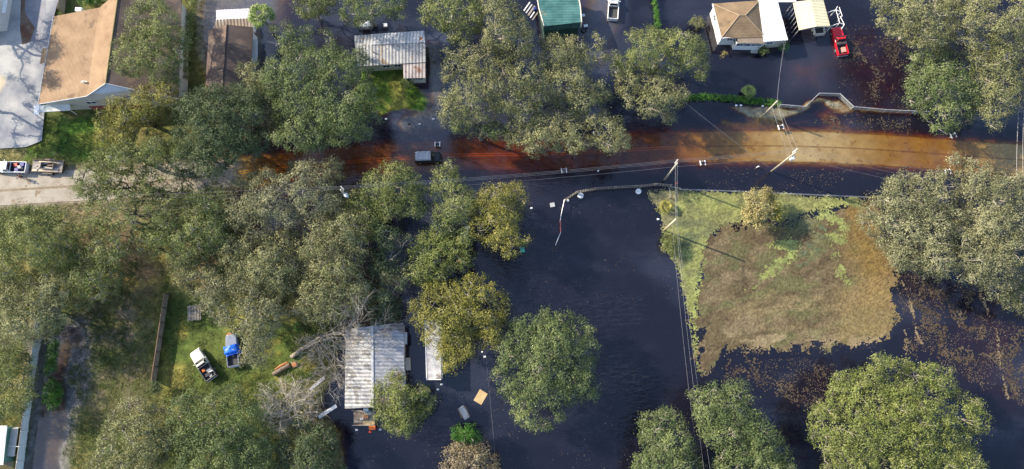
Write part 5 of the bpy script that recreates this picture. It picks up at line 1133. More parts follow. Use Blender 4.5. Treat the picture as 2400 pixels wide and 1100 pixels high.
# ------------------------------------------------------------------ person on the dry road
g = G(57, 418); pr = thing('person', 'person in a dark red shirt walking on the road beside the white pickup', 'person', g, -.35)
def skin(name, verts, edges, radii, m, parent, sub=1):
    me = bpy.data.meshes.new(name); me.from_pydata(verts, edges, []); o = bpy.data.objects.new(name, me); COL.objects.link(o); o.parent = parent
    me.materials.append(m); o.modifiers.new('skin', 'SKIN'); 
    if not me.skin_vertices: 
        bm = bmesh.new(); bm.from_mesh(me); bm.verts.layers.skin.verify(); bm.to_mesh(me); bm.free()
    for i, sv_ in enumerate(me.skin_vertices[0].data):
        r = radii[i]; sv_.radius = r if isinstance(r, tuple) else (r, r); sv_.use_root = (i == 0)
    s = o.modifiers.new('smooth', 'SUBSURF'); s.levels = sub; s.render_levels = sub; o.modifiers['skin'].use_smooth_shade = True; return o
SKIN = mat('skin', (.42, .24, .16), rough=.6); REDS = mat('dark_red_shirt', (.22, .025, .025), (.30, .05, .04), .8, 6); TROU = mat('dark_trousers', (.05, .05, .07), rough=.9); HAIR = mat('dark_hair', (.03, .02, .015), rough=.9)
V = [(0, 0, .95), (0, 0, 1.15), (.01, 0, 1.36), (.02, 0, 1.48), (.05, 0, 1.56), (.07, 0, 1.66), (.06, 0, 1.73)]; Rr = [(.16, .11), (.14, .10), (.17, .11), (.055, .055), (.075, .07), (.095, .078), (.06, .055)]; E_ = [(i, i + 1) for i in range(6)]
for s in (-1, 1):
    i0_ = len(V); sw = .16 * s
    V += [(.01, s * .20, 1.40), (-.02 - sw * .5, s * .27, 1.14), (.10 - sw, s * .27, .90), (.13 - sw, s * .265, .83), (.15 - sw, s * .26, .77)]; Rr += [.06, .045, .035, (.040, .022), (.036, .018)]; E_ += [(2, i0_)] + [(i0_ + k, i0_ + k + 1) for k in range(4)]
    hp = i0_ + 4
    for q in range(4):
        j = len(V); x, y, z = V[hp]; o = (q - 1.5) * .022
        V += [(x + o, y, z - .045), (x + o + .012, y - s * .010, z - .075 - (.012 if q in (1, 2) else 0))]; Rr += [.010, .008]; E_ += [(hp, j), (j, j + 1)]
    j = len(V); x, y, z = V[i0_ + 3]; V += [(x + .045, y - s * .01, z - .035), (x + .06, y - s * .014, z - .065)]; Rr += [.011, .009]; E_ += [(i0_ + 3, j), (j, j + 1)]
    k0 = len(V); V += [(0, s * .10, .88), (.14 * s + .04, s * .11, .48), (.24 * s - .04, s * .11, .09), (.24 * s + .10, s * .12, .05)]; Rr += [.085, .06, .042, .04]; E_ += [(0, k0), (k0, k0 + 1), (k0 + 1, k0 + 2), (k0 + 2, k0 + 3)]
skin('body', V, E_, Rr, SKIN, pr)
sV = [(0, 0, .90), (0, 0, 1.15), (.01, 0, 1.40)]; sR = [(.185, .135), (.165, .125), (.185, .125)]; sE = [(0, 1), (1, 2)]
for s in (-1, 1): k = len(sV); sV += [(.01, s * .205, 1.40), (-.02 - .08 * s, s * .272, 1.18)]; sR += [.078, .062]; sE += [(2, k), (k, k + 1)]
skin('shirt', sV, sE, sR, REDS, pr)
tV = [(0, 0, .95)]; tR = [(.172, .125)]; tE = []
for s in (-1, 1): k = len(tV); tV += [(0, s * .10, .86), (.14 * s + .04, s * .11, .48), (.24 * s - .03, s * .11, .14)]; tR += [.10, .075, .06]; tE += [(0, k), (k, k + 1), (k + 1, k + 2)]
skin('trousers', tV, tE, tR, TROU, pr)
part(pr, 'hair', HAIR, lambda m: m.loft([[Vector((.05 + r * math.cos(t), r * .86 * math.sin(t), z)) for t in (2 * math.pi * k / 12 for k in range(12))] for r, z in ((.105, 1.67), (.112, 1.71), (.095, 1.76), (.05, 1.79))]), smooth=True)
for s in (-1, 1): part(pr, 'shoe', BLACKM, lambda m: m.box((.24 * s + .06, s * .115, .05), (.27, .10, .09)), bevel=.03); part(pr, 'eye', BLACKM, lambda m: m.disc((.158, s * .033, 1.665), .012, .012, 8, axis='X')); part(pr, 'ear', SKIN, lambda m: m.box((.06, s * .082, 1.65), (.05, .02, .06)), bevel=.008)
part(pr, 'nose', SKIN, lambda m: m.box((.168, 0, 1.635), (.03, .025, .045)), bevel=.008)
sg = thing('paper_scrap', 'small dark scrap lying on the road left of the walking person', 'scrap', G(40, 421), .5); part(sg, 'sheet', WOODB, lambda m: (m.box((0, 0, .03), (.6, .15, .03)), m.box((.1, .05, .06), (.2, .12, .03))))

# ------------------------------------------------------------------ poles and wires
CREO = mat('weathered_pole', (.30, .27, .21), (.46, .43, .35), .9, 1.2); INS = mat('pale_insulator', (.72, .74, .74), rough=.3)
WIRE = mat('aluminium_wire', (.26, .26, .28), rough=.4, metal=.3)
TOPS = {}
def pole(key, label, u, v, H, arm=True, trafo=False, arm_dir=(0, 1), z0=-.9, r=.17, m_=None):
    b = P(u, v, 0); root = thing('utility_pole', label, 'utility pole', (b.x, b.y, 0), 0, 'utility poles along the flooded road')
    part(root, 'pole', m_ or CREO, lambda m: m.tube([(0, 0, z0), (0, 0, H * .5), (0, 0, H)], [r, r * .88, r * .72], 12), smooth=True)
    d = Vector((arm_dir[0], arm_dir[1], 0)).normalized(); T = []
    if arm:
        for k, zz in enumerate((H - .05, H - .75, H - 1.45)):
            br = part(root, 'bracket', WOODG, lambda m: m.beam((0, 0, zz - .25), d * .55 + Vector((0, 0, zz - .12)), .07, .07))
            part(root, 'insulator', INS, lambda m: (m.tube([d * .5 + Vector((0, 0, zz - .12)), d * .5 + Vector((0, 0, zz + .28))], [.10, .07], 8)), br); T.append(Vector((b.x, b.y, zz + .28)) + d * .5)
    else: T.append(Vector((b.x, b.y, H - .1)))
    T.append(Vector((b.x, b.y, H - 2.5)) + d * .15)
    if trafo:
        t = part(root, 'transformer', mat('transformer_grey', (.52, .55, .57), rough=.4), lambda m: m.disc((.32, -.28, H - 2.35), .32, .95, 14), smooth=False); part(root, 'bushing', INS, lambda m: m.tube([(.32, -.28, H - 1.9), (.36, -.3, H - 1.55)], [.09, .05], 8), t)
    TOPS[key] = T; return root
pole('p1', 'tall pale utility pole with a grey transformer beside the amber shallows', 1808, 402, 10.3, True, True, (.35, .94))
pole('p2', 'pale utility pole at the right end of the picket fence', 1557, 422, 9.4, True, False, (.05, 1))
pole('p3', 'bare yellowish utility pole on the muddy shore', 1556, 541, 8.6, False, False, r=.19, m_=mat('yellow_pole', (.50, .42, .26), (.60, .52, .36), .9, 1.2))
pole('p4', 'utility pole half hidden in the oaks right of the pale olive oak', 836, 486, 11.0, True, True, (.1, 1))
pole('p5', 'short service pole on the silty bank at the end of the grass strip', 1790, 270, 6.3, False, False)
def far(l): return [Vector(p) for p in l]
TOPS['pR'] = [P(2700, 470 + 22 * k, 9.5 - .7 * k) for k in range(3)] + [P(2700, 545, 7.3)]
TOPS['pL'] = [P(-260, 470 + 24 * k, 10 - .7 * k) for k in range(3)] + [P(-260, 545, 7.5)]
TOPS['pS'] = [P(1672, 1260, 8), P(1690, 1260, 7.4)]
def wire(name, label, a, b, sag, group='overhead wires', r=.012, m_=WIRE):
    n = 18; o = MB(); pts = [Vector(a).lerp(Vector(b), k / n) - Vector((0, 0, 4 * sag * (k / n) * (1 - k / n))) for k in range(n + 1)]
    o.tube(pts, r, 4); ob = o.build(name, m_, origin=a); ob.location = a; return setprops(ob, label, 'wire', group)
NM = ('topmost', 'second', 'third', 'lowest')
for k in range(4):
    wire('power_line', f'{NM[k]} wire from the transformer pole to the picket fence pole', TOPS['p1'][k], TOPS['p2'][k], .35)
    wire('power_line', f'{NM[k]} wire from the picket fence pole to the pole in the oaks', TOPS['p2'][k], TOPS['p4'][k], 1.0)
    wire('power_line', f'{NM[k]} overhead wire from the transformer pole towards the right edge', TOPS['p1'][k], TOPS['pR'][k], 1.1)
    wire('power_line', f'{NM[k]} wire from the pole in the oaks over the dry road', TOPS['p4'][k], TOPS['pL'][k], 1.1)
wire('power_line', 'upper wire from the transformer pole to the short service pole', TOPS['p1'][0], TOPS['p5'][0], .15); wire('power_line', 'lower wire from the transformer pole to the short service pole', TOPS['p1'][2], TOPS['p5'][0] - Vector((0, 0, .3)), .3)
wire('power_line', 'slack low cable from the transformer pole to the short service pole', TOPS['p1'][3], TOPS['p5'][1], .4)
wire('service_cable', 'left service cable from the short pole to the white metal roof', TOPS['p5'][0], P(1838, 96, 3.3), .3); wire('service_cable', 'right service cable from the short pole to the white metal roof', TOPS['p5'][0] - Vector((-.05, 0, .3)), P(1842, 92, 3.3), .55)
wire('power_line', 'left wire from the picket fence pole to the yellowish shore pole', TOPS['p2'][2], TOPS['p3'][0], .3); wire('power_line', 'right wire from the picket fence pole to the yellowish shore pole', TOPS['p2'][0], TOPS['p3'][0] + Vector((.25, 0, -.2)), .3)
wire('power_line', 'left wire from the shore pole down to the bottom edge', TOPS['p3'][0], TOPS['pS'][0], 1.2); wire('power_line', 'right wire from the shore pole down to the bottom edge', TOPS['p3'][0] + Vector((.25, 0, -.25)), TOPS['pS'][1], 1.3); wire('power_line', 'slack cable from the shore pole down to the bottom edge', TOPS['p3'][1], TOPS['pS'][0] - Vector((.4, 0, 1.2)), 1.6)
wire('guy_wire', 'thin guy wire from the shore pole down to the palm tuft', TOPS['p3'][0] - Vector((0, 0, .5)), G(1545, 473), .0)
wire('service_cable', 'cable slanting from the olive oak by the grass strip down over the road', P(1590, 228, 7), P(1802, 392, 6.2), .3)
wire('service_cable', 'thin cable curving down along the right edge', P(2392, 215, 8), P(2383, 425, 7), .3); wire('service_cable', 'second cable at the very right edge', P(2404, 200, 8), P(2398, 425, 7), .3)
wire('service_cable', 'pale cable running past the floating plywood to the bottom edge', P(1136, 805, 3.5), P(1160, 1060, 2.8), .2)
wire('service_cable', 'cable crossing the bottom oak below the shore pole', P(1640, 960, 5), P(1668, 1110, 5), .1)

# ------------------------------------------------------------------ roadside boxes, debris and floating things
MBX = mat('black_box_metal', (.02, .02, .025), rough=.4)
def mailbox(label, u, v, rz=0.0):
    b = P(u, v, .9); t = thing('mailbox', label, 'mailbox', (b.x, b.y, 0), rz, 'mailboxes standing in the road flood')
    part(t, 'post', TRIM, lambda m: m.beam((0, 0, -.7), (0, 0, .8), .12, .12)); part(t, 'box', MBX, lambda m: m.loft([[Vector((x, y, z)) for y, z in ((-.17, .85), (.17, .85), (.17, 1.05), (.09, 1.16), (-.09, 1.16), (-.17, 1.05))] for x in (-.26, .26)]))
    for s in (-1, 1): part(t, 'stand_board', TRIM, lambda m: m.box((s * .40, 0, .88), (.16, .85, .10)))
    part(t, 'base_board', TRIM, lambda m: m.box((0, 0, .80), (.64, .22, .08))); part(t, 'flag', TRIM, lambda m: m.box((.05, .26, 1.0), (.34, .05, .12))); return t
for lab, u, v, a in (('white-framed mailbox in the water just above the dark wagon', 1025, 338, .0), ('white-framed mailbox half under the moss-hung oak at the road edge', 1397, 313, .1), ('white-framed mailbox under the wires between transformer pole and service pole', 1830, 298, .2), ('white-framed mailbox in black water at the far right end of the road', 2235, 318, .3),
                     ('white-framed mailbox caught at the rim of the wide pale oak', 2222, 402, .15), ('white-framed mailbox below the road midway between the two wire poles', 1647, 382, .1), ('white-framed mailbox under the wires left of the picket fence', 1322, 400, .1)): mailbox(lab, u, v, a)
def marker(label, u, v): 
    b = P(u, v, .6); t = thing('marker_post', label, 'post', (b.x, b.y, 0), 0, 'white marker posts'); part(t, 'post', TRIM, lambda m: m.box((0, 0, .1), (.26, .14, 1.5)), bevel=.02); part(t, 'cap', MBX, lambda m: m.box((0, -.12, -.1), (.26, .08, .9))); return t
marker('short white marker post above the middle of the picket fence', 1402, 401); marker('short white marker post left of the transformer pole', 1777, 391)
def drum(name, label, cat, u, v, r, h, m_, lid, z=-.15, grp=None):
    b = P(u, v, h); t = thing(name, label, cat, (b.x, b.y, z), 0, grp); part(t, 'body', m_, lambda q: q.disc((0, 0, h / 2), r, h, 16, r2=r * .92)); part(t, 'rim', lid, lambda q: (q.disc((0, 0, h + .015), r * .98, .03, 16))); part(t, 'handle', GREYP, lambda q: q.box((0, 0, h + .05), (r * 1.5, .06, .05))); return t
drum('tub', 'white round tub at the left bend of the picket fence', 'tub', 1361, 458, .50, .45, WHITE, TRIM); drum('tub', 'white round tub below the middle of the picket fence', 'tub', 1497, 448, .48, .45, WHITE, TRIM); drum('tub', 'small white pail near the left end of the picket fence', 'tub', 1331, 470, .22, .35, WHITE, TRIM)
def tyre(label, u, v, m_=BLACKM, R_=.42):
    b = P(u, v, .05); t = thing('tyre', label, 'tyre', (b.x, b.y, .02)); mb = MB(); n = 24; mb.tube([(R_ * math.cos(6.2832 * k / n), R_ * math.sin(6.2832 * k / n), .08) for k in range(n + 1)], .11, 8); mb.build('tread', m_, t, smooth=True)
    part(t, 'bead', GREYP, lambda m: m.tube([((R_ - .12) * math.cos(6.2832 * k / n), (R_ - .12) * math.sin(6.2832 * k / n), .09) for k in range(n + 1)], .02, 5)); return t
tyre('old tyre lying on the mud below the right end of the picket fence', 1537, 447); tyre('tyre planter rim at the edge of the golden-green tree', 1086, 851, mat('brown_tyre', (.16, .11, .08), rough=.9), .5); tyre('dark tyre in the yard beside the green metal building', 1368, 71)
for nm, lab, cat, u, v, s, m_, ld in (('crate', 'grey slatted crate floating left of the picket fence bend', 'crate', 1295, 480, (.75, .7, .35), GREYP, STEEL), ('crate', 'grey open crate at the lower end of the pipe rail', 'crate', 1300, 583, (.8, .95, .45), GREYP, MBX), ('crate', 'teal and grey crate at the edge of the yellow-olive tree', 'crate', 1224, 585, (.7, .95, .35), GREYP, TEAL),
      ('storage_box', 'white box floating beside the pale cable', 'box', 1136, 836, (.42, .28, .22), WHITE, TRIM), ('storage_box', 'smaller white box floating just above the other one by the cable', 'box', 1130, 825, (.26, .2, .18), WHITE, TRIM), ('storage_box', 'blue-white cooler box in front of the green building', 'box', 1373, 60, (.7, .5, .45), mat('navy_cooler', (.02, .03, .12), rough=.4), WHITE),
      ('storage_box', 'white tub box beside the right wall of the green building', 'box', 1367, 35, (.6, .4, .4), WHITE, TRIM), ('storage_box', 'blue box left of the green metal building', 'box', 1254, 19, (.5, .45, .5), mat('bright_blue_plastic', (.02, .10, .5), rough=.4), PURPLE), ('planter', 'round-topped pale bin behind the corrugated metal roof', 'bin', 903, 58, (.6, .6, .7), GREYP, INS),
      ('storage_box', 'red box among the oaks below the vivid green oak', 'box', 1076, 612, (.5, .4, .4), REDP, REDP), ('storage_box', 'white panel-like box glimpsed under the yellow-olive tree', 'box', 1095, 542, (1.0, 1.6, .8), WHITE, TRIM)):
    b = P(u, v, s[2]); junkbox(nm, lab, cat, (b.x, b.y, max(-.08, gz(b.x, b.y) if gz(b.x, b.y) > 0 else -.08)), s, m_, .15, None, ld)
b = P(872, 1003, .6); dr = thing('barrel', 'fallen red barrel below the wooden deck', 'barrel', (b.x, b.y, .05), .05); part(dr, 'body', ORANGE, lambda m: m.disc((0, 0, .32), .36, 1.0, 16, axis='X')); part(dr, 'end_cap', REDP, lambda m: m.disc((.53, 0, .32), .34, .06, 16, axis='X')); part(dr, 'hoop', RUST, lambda m: m.disc((.1, 0, .32), .375, .06, 16, axis='X'))
DZ = .56
for lab, u, v, s, m_ in (('white appliance box at the eave above the wooden deck', 857, 961, (.7, .45, .7), WHITE), ('orange-brown carton on the wooden deck', 857, 977, (.7, .5, .4), mat('carton', (.40, .20, .10), rough=.8)), ('pale carton on the wooden deck beside the orange one', 866, 970, (.5, .45, .35), mat('pale_carton', (.60, .52, .44), rough=.8)), ('blue-grey tote on the wooden deck by the tree', 863, 966, (.6, .5, .3), mat('blue_grey_plastic', (.22, .32, .42), rough=.5)), ('small white carton in front on the wooden deck', 848, 982, (.5, .3, .2), WHITE)):
    b = P(u, v, DZ + s[2]); junkbox('storage_box', lab, 'box', (b.x, b.y, DZ), s, m_, R.uniform(-.5, .5), 'boxes on the wooden deck')
for lab, u, v, m_ in (('red scrap floating below the barrel', 868, 1013, REDP), ('white jug floating left of the wooden deck', 836, 1008, WHITE), ('white scrap floating right of the barrel', 891, 1007, WHITE), ('white jug floating below the faded trailer', 1026, 913, WHITE), ('pale jug floating beside the faded trailer end', 1035, 901, WHITE), ('white ball on the shore below the palm tuft', 1543, 514, WHITE), ('white jug in the open water right of the yellow-olive tree', 1246, 488, WHITE),
                     ('white jug left on the silty bank under the grass strip', 1726, 247, WHITE), ('second white jug on the silty bank under the grass strip', 1737, 247, WHITE), ('white jug on the silty bank near the service pole', 1788, 248, WHITE), ('white bucket on the flooded driveway near the oak', 1016, 279, WHITE), ('dark bucket on the flooded driveway', 958, 290, MBX), ('white jug in the middle of the flooded driveway', 984, 291, WHITE), ('white scrap on the flooded driveway by the lawn', 905, 279, WHITE), ('red float between the two poles by the picket fence', 1586, 430, REDP)):
    b = P(u, v, .15); t = thing('jug', lab, 'jug', (b.x, b.y, max(-.06, gz(b.x, b.y)))); part(t, 'body', m_, lambda m: m.tube([(-.22, 0, .12), (-.16, 0, .12), (.12, 0, .12), (.22, 0, .12)], [.08, .16, .16, .06], 10), smooth=True); part(t, 'cap', GREYP, lambda m: m.disc((.25, 0, .12), .05, .06, 8, axis='X'))
def plank(name, label, cat, a, b, w_, t_, m_, z=.06, extra=None):
    pa_, pb_ = P(*a, z), P(*b, z); z0 = max(gz(pa_.x, pa_.y), gz(pb_.x, pb_.y), -.02); pa_.z = pb_.z = z0 + z; t = thing(name, label, cat, (pa_ + pb_) / 2); d = pb_ - pa_; q = d.to_track_quat('X', 'Z').to_euler().z
    t.rotation_euler.z = q; L_ = d.length; part(t, 'board', m_, lambda m: m.box((0, 0, 0), (L_, w_, t_)), bevel=.01)
    for k in (-.4, .4): part(t, 'batten', extra or m_, lambda m: m.box((k * L_, 0, t_ * .5 + .02), (.07, w_ * .96, .04)))
    return t
plank('plywood_sheet', 'tan plywood sheet floating in dark water by the pale cable', 'board', (1119, 944), (1134, 918), 1.45, .07, WOODT); plank('floating_door', 'grey-white door panel floating left of the tan plywood', 'board', (1095, 981), (1080, 954), .95, .07, mat('grey_white_board', (.40, .39, .38), (.55, .54, .53), .8, 1), .06, GREYP)
plank('loose_board', 'brown plank floating against the grey-white door panel', 'board', (1099, 977), (1089, 952), .36, .06, WOODB); plank('loose_board', 'dark sunken plank on the left of the grey-white door panel', 'board', (1083, 980), (1074, 958), .3, .05, WOODB)
plank('metal_strip', 'long white metal strip lying at the water edge left of the metal roof', 'strip', (748, 978), (790, 951), .55, .05, WHITE, .08); plank('metal_strip', 'long grey weathered strip in the grass under the toppled tree', 'strip', (727, 915), (762, 885), .5, .05, STEEL, .1)
plank('loose_board', 'tan board floating under the yellow-green tree', 'board', (993, 908), (1006, 921), .8, .05, WOODT)
b = G(458, 733); pl_ = thing('pallet_stack', 'heap of grey weathered pallets beside the pale mossy oak', 'pallets', b, .1)
for k in range(9): part(pl_, 'slat', WOODG, lambda m: m.box((-1.0 + k * .25, rng.normal(0, .06), .42 + rng.normal(0, .03)), (.14, 2.5, .05)))
for k in range(3): part(pl_, 'bearer', WOODG, lambda m: m.box((0, -1 + k, .3), (2.3, .12, .14)))
for k in range(5):
    u, v = 1228 + k * 5, 16 + k * 5.5; a, c = P(u, v + 8, .3), P(u + 14, v - 12, .3); z0 = max(-.05, gz(a.x, a.y)); t = thing('timber', ('palest', 'greyest', 'thickest', 'shortest', 'lowest')[k] + ' of the timbers piled left of the green building', 'timber', Vector((a.x, a.y, z0)), 0, 'timbers left of the green building'); dv = (c - a); dv.z = 0
    part(t, 'beam', (TRIM, GREYTRIM, WOODG, INS, WOODG)[k], lambda m: m.beam((0, 0, .12), dv * (1, 1, 1.1, .7, .9)[k] + Vector((0, 0, .12)), (.2, .22, .32, .2, .2)[k], .14)); part(t, 'end_grain', WOODB, lambda m: m.box((0, 0, .12), (.06, .2, .12)))
# sawn log, stump and roadside sawdust
p0 = G(662, 864); lg = thing('log', 'split sawn log with red-brown heartwood on the grass', 'log', p0, math.radians(30)); BARKB = mat('log_bark', (.13, .10, .08), (.24, .19, .15), .95, 2); HEART = mat('red_heartwood', (.36, .13, .05), (.50, .24, .10), .9, 2)
part(lg, 'bark', BARKB, lambda m: m.tube([(-1.6, -.15, .33), (0, -.1, .36), (1.3, -.12, .34)], [.34, .36, .33], 12)); part(lg, 'cut_face', HEART, lambda m: m.disc((1.33, -.12, .34), .31, .04, 12, axis='X')); part(lg, 'split_wood', HEART, lambda m: m.tube([(-1.0, .42, .2), (0, .5, .24), (1.2, .42, .22)], [.12, .2, .16], 7))
def stump(lab, u, v, r, h):
    p0 = G(u, v); t = thing('stump', lab, 'stump', p0, 0, 'tree stumps'); part(t, 'bark', BARKB, lambda m: m.disc((0, 0, h / 2 - .1), r * 1.15, h + .2, 14, r2=r)); part(t, 'cut_face', HEART, lambda m: m.disc((0, 0, h + .01), r * .95, .03, 14))
stump('fresh orange stump beside the sawn log', 691, 855, .42, .35); stump('fresh orange stump at the head of the tarpaulin-covered pickup', 540, 786, .45, .5)

# ------------------------------------------------------------------ floating leaf mat, algae film, loose leaves
def float_sheet(name, polys, z, base, spots, thr=.0, fade=.5, dens=1.0, swirl=None, step=.20, rag=2.2, ragf=.45, seed=300, rough=.9, holes=None, label=None):
    allp = np.concatenate([np.array(p, float) for p in polys]); w_ = [P(u, v) for u, v in allp]; x0, x1 = min(p.x for p in w_) - 1, max(p.x for p in w_) + 1; y0, y1 = min(p.y for p in w_) - 1, max(p.y for p in w_) + 1
    X, Y = np.meshgrid(np.arange(x0, x1, step), np.arange(y0, y1, step)); u, v = to_px(X, Y); d = np.full(X.shape, -1e9)
    for p in polys: d = np.maximum(d, sdist(u, v, p) / S)
    d = d + (fbm(X * ragf, Y * ragf, seed, 5) - .5) * rag + (fbm(X * 2.3, Y * 2.3, seed + 9, 2) - .5) * .5
    c = np.zeros(X.shape + (3,)); c[:] = base
    for poly, col_, fe, fr_, sd_, th, am in spots:
        wv = sstep(-fe, fe, sdist(u, v, poly) / S + (fbm(X * ragf, Y * ragf, sd_ + 50) - .5) * 2 * fe) if poly is not None else np.ones(X.shape)
        if fr_: wv = wv * sstep(th - .06, th + .08, fbm(X * fr_[0] + Y * fr_[2], Y * fr_[1] - X * fr_[2], sd_, 5))
        wv = wv * am; c = c * (1 - wv[..., None]) + np.array(col_) * wv[..., None]
    c *= (1 + .75 * (rng.random(X.shape) - .5))[..., None] * (1 + .5 * (fbm(X * 1.2, Y * 1.2, seed + 3) - .5))[..., None]
    keep = (d[:-1, :-1] > thr) & (d[1:, 1:] > thr)
    keep &= rng.random(keep.shape) < np.clip(d[:-1, :-1] / fade, .04, 1) * dens
    if swirl: 
        wx = (fbm(X * .12, Y * .12, seed + 61) - .5) * swirl[2]; wy = (fbm(X * .12, Y * .12, seed + 62) - .5) * swirl[2]
        ca, sa = math.cos(swirl[3]), math.sin(swirl[3]); A, B = (X + wx) * ca + (Y + wy) * sa, -(X + wx) * sa + (Y + wy) * ca
        sw = fbm(A * swirl[0], B * swirl[1], seed + 63, 5); keep &= rng.random(keep.shape) < np.clip((sw[:-1, :-1] - swirl[4]) / .08, 0, 1)
    if holes is not None: hz = fbm(X * holes[0], Y * holes[0], seed + 20, 4); keep &= ~((hz[:-1, :-1] > holes[1]) & (d[:-1, :-1] < holes[2]))
    o = grid_mesh(name, X, Y, np.full(X.shape, z) + (fbm(X * 2, Y * 2, seed + 31) - .5) * .012, np.clip(c, .004, .9), None, cover_mat(name + '_surface', 2.2, .35, rough, .03, 9.0), keep)
    return setprops(o, label, None, None, 'stuff')
MATP = [(1625, 560), (1690, 528), (1760, 515), (1850, 515), (1905, 505), (1960, 465), (2060, 455), (2075, 560), (2095, 600), (2104, 640), (2108, 690), (2112, 742), (2088, 792), (2060, 812), (1995, 826), (1960, 822), (1925, 828), (1850, 832), (1790, 832), (1720, 834), (1692, 846), (1668, 868), (1642, 884), (1628, 850), (1618, 760), (1612, 720), (1622, 640)]
OLIVE = [(1502, 446), (1570, 441), (1700, 446), (1850, 453), (2012, 459), (2030, 505), (1990, 492), (1940, 496), (1900, 506), (1850, 518), (1760, 522), (1690, 536), (1656, 572), (1642, 620), (1630, 690), (1626, 770), (1646, 886), (1634, 880), (1612, 790), (1600, 700), (1585, 640), (1567, 605), (1552, 570), (1550, 530), (1540, 500), (1520, 470)]
float_sheet('leaf_mat', [MATP], .030, (.098, .078, .043), [
    (None, (.148, .116, .070), 1, (.35, .35, .1), 401, .52, .7), (None, (.070, .052, .030), 1, (.16, .6, .35), 403, .54, .75), (None, (.095, .10, .045), 1, (.1, .4, .3), 404, .57, .7),
    ([(1985, 470), (2040, 480), (2060, 580), (2100, 640), (2100, 720), (2030, 700), (1990, 600)], (.165, .105, .032), 2.4, None, 405, .5, .75),
    ([(1960, 680), (2100, 640), (2110, 740), (2080, 800), (1960, 810)], (.20, .145, .065), 2, None, 406, .5, .6),
    ([(1700, 780), (1800, 770), (1960, 790), (2080, 770), (2080, 815), (1900, 825), (1700, 832)], (.23, .185, .11), 1.2, (.30, .9, .2), 407, .50, .7),
    ([(1680, 700), (1900, 660), (2000, 760), (1750, 790)], (.19, .15, .08), 2, (.25, .8, .2), 408, .55, .6)], rag=3.4, fade=1.1, seed=310, holes=(.5, .60, 1.8), label='brown mat of floating leaves and twigs').location.z = 0
float_sheet('algae_film', [OLIVE], .042, (.150, .155, .062), [
    ([(1500, 440), (1600, 440), (1590, 520), (1600, 620), (1560, 600), (1540, 500)], (.165, .15, .085), 1.2, None, 411, .5, .8),
    ([(1590, 520), (1640, 520), (1640, 620), (1600, 640)], (.085, .105, .055), 1.6, None, 415, .5, .8),
    (None, (.21, .225, .075), 1, (.16, .6, .25), 412, .53, .7), (None, (.10, .105, .055), 1, (.3, .3, .0), 413, .57, .7)], rag=1.2, fade=.7, seed=330, label='olive algae film on shallow water')
STREAK = [(None, (.27, .29, .10), 1, (.6, .6, .3), 421, .58, .7), (None, (.12, .14, .055), 1, (.6, .6, .1), 423, .55, .7)]
float_sheet('algae_film', [[(1640, 560), (1668, 540), (1656, 600), (1646, 660), (1634, 760), (1640, 860), (1622, 800), (1604, 700), (1618, 620)]], .050, (.185, .205, .068), STREAK, rag=2.0, ragf=.7, fade=1.2, seed=350, swirl=(.25, .9, 8, 1.2, .40), label='yellow-green algae streaks fanning along the west edge of the leaf mat')
float_sheet('algae_film', [[(1788, 622), (1834, 598), (1790, 574), (1850, 552), (1880, 560), (1872, 606), (1816, 650), (1776, 676), (1700, 695), (1770, 668)]], .050, (.195, .220, .072), STREAK, rag=1.6, ragf=.8, fade=.9, seed=356, swirl=(.35, 1.0, 7, .6, .36), label='yellow-green algae tongue in the middle of the leaf mat')
float_sheet('algae_film', [[(1890, 505), (1940, 486), (1985, 505), (1990, 560), (1976, 600), (1990, 650), (2000, 668), (1975, 672), (1945, 640), (1940, 560), (1920, 528)], [(1840, 462), (2012, 462), (2005, 482), (1930, 480), (1850, 478)], [(1690, 466), (1780, 462), (1850, 490), (1740, 505), (1690, 494)]], .050, (.180, .200, .070), STREAK, rag=1.6, ragf=.7, fade=1.0, seed=362, swirl=(.9, .3, 8, .3, .43), label='thin yellow-green algae wisps at the north-east of the leaf mat')
float_sheet('algae_film', [[(1835, 500), (1900, 498), (1945, 520), (1945, 570), (1925, 610), (1870, 630), (1845, 600), (1890, 560), (1850, 545)]], .046, (.088, .110, .062), [(None, (.055, .065, .045), 1, (.3, .3, .1), 431, .55, .7), (None, (.13, .12, .06), 1, (.5, .5, .1), 433, .56, .7)], rag=2.0, fade=1.6, seed=370, swirl=(.5, .5, 6, .3, .36), label='grey-green algae patches beside the feathery tan tree')
# ribbons of leaves drifting in the dark corner
float_sheet('leaf_mat', [[(2108, 648), (2130, 680), (2146, 740), (2152, 780), (2166, 800), (2160, 818), (2146, 800), (2136, 745), (2122, 690)], [(2110, 740), (2122, 765), (2128, 810), (2124, 850), (2118, 845), (2118, 790)], [(2330, 740), (2342, 800), (2350, 870), (2366, 935), (2358, 935), (2340, 870), (2334, 800)], [(2290, 690), (2320, 760), (2332, 765), (2300, 690)]], .03, (.155, .115, .07), [(None, (.22, .175, .11), 1, (.6, .6, .1), 441, .52, .7)], step=.15, rag=1.1, seed=390, label='thin drifting ribbons of leaves on black water')

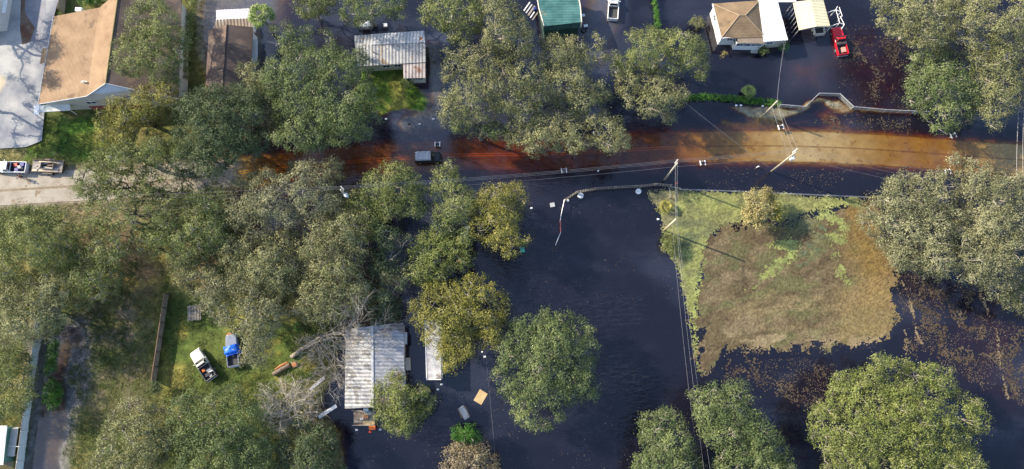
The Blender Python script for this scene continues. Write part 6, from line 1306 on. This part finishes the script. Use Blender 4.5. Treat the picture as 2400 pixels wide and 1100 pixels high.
def loose(name, label, polys, n, size, cols, seed):
    r = np.random.default_rng(seed); allp = np.concatenate([np.array(p, float) for p in polys]); lo, hi = allp.min(0), allp.max(0); u = r.uniform(lo[0], hi[0], n * 6); v = r.uniform(lo[1], hi[1], n * 6); d = np.full(u.shape, -1e9)
    for p in polys: d = np.maximum(d, sdist(u, v, p))
    xs = [P(a, b) for a, b in zip(u[d > 0], v[d > 0])]; x = np.array([p.x for p in xs]); y = np.array([p.y for p in xs])
    k = fbm(x * .25 + y * .1, y * .45 - x * .2, seed, 5) + r.normal(0, .05, x.shape) > .50; x, y = x[k][:n], y[k][:n]; n = len(x)
    a = r.uniform(0, 6.28, n); s = r.uniform(.5, 1.5, n) * size; c_, s2 = np.cos(a) * s, np.sin(a) * s; z = np.full(n, .012)
    co = np.stack([np.stack([x + c_, y + s2, z], -1), np.stack([x - s2 * .6, y + c_ * .6, z + .01], -1), np.stack([x - c_, y - s2, z], -1), np.stack([x + s2 * .6, y - c_ * .6, z + .006], -1)], 1).reshape(-1, 3).astype(np.float32)
    me = bpy.data.meshes.new(name); me.vertices.add(4 * n); me.vertices.foreach_set('co', co.ravel()); me.loops.add(4 * n); me.loops.foreach_set('vertex_index', np.arange(4 * n, dtype=np.int32)); me.polygons.add(n); me.polygons.foreach_set('loop_start', np.arange(0, 4 * n, 4, dtype=np.int32)); me.update(calc_edges=True)
    at = me.attributes.new('tint', 'FLOAT', 'FACE'); at.data.foreach_set('value', r.random(n).astype(np.float32)); me.materials.append(foliage(name + '_colours', *cols, 0.0)); o = bpy.data.objects.new(name, me); COL.objects.link(o); return setprops(o, label, None, None, 'stuff')
LC = ((.04, .028, .018), (.10, .07, .042), (.28, .22, .15))
FILM = [(None, (.085, .066, .045), 1, (.5, .5, .2), 451, .55, .8)]
float_sheet('leaf_mat', [[(2095, 640), (2430, 655), (2430, 990), (2250, 890), (2120, 840)], [(1650, 850), (1965, 825), (1965, 1010), (1790, 920), (1700, 905)]], .020, (.060, .044, .030), FILM, rag=3, fade=3, dens=.55, seed=395, swirl=(.16, .55, 14, -1.0, .46), label='broken brown film of leaves swirling over the dark corner water')
float_sheet('leaf_mat', [[(1955, 245), (2000, 262), (2140, 272), (2170, 310), (1990, 312), (1900, 300), (1930, 262)], [(1970, 70), (2130, 90), (2130, 250), (1990, 250)]], .020, (.055, .040, .026), FILM, rag=2.5, fade=2, dens=.4, seed=397, swirl=(.5, .3, 10, .3, .50), label='thin brown leaf film along the south side of the chain-link fence')
loose('floating_leaves', 'leaf specks scattered over the dark lower right water', [[(2095, 640), (2420, 655), (2420, 960), (2250, 880), (2120, 830)], [(1650, 850), (1960, 835), (1965, 990), (1780, 900), (1700, 900)]], 6500, .055, LC, 501)
loose('floating_leaves', 'leaf specks drifting on the open navy water', [[(1000, 870), (1480, 900), (1480, 1100), (820, 1100), (830, 1020)], [(1240, 470), (1540, 470), (1600, 700), (1240, 720)]], 700, .06, LC, 503)
loose('floating_leaves', 'leaf litter under the fence and along the flooded road', [[(1960, 60), (2130, 60), (2140, 320), (1960, 300)], [(1640, 390), (2080, 400), (2000, 455), (1640, 440)]], 1500, .06, LC, 505)
loose('floating_leaves', 'pale fragments all over the leaf mat', [MATP], 4500, .05, ((.12, .08, .04), (.28, .21, .12), (.55, .46, .30)), 507)
for o in bpy.data.objects:
    if o.name.startswith('floating_leaves') and o.get('label', '').startswith('pale fragments'): o.location.z = .035
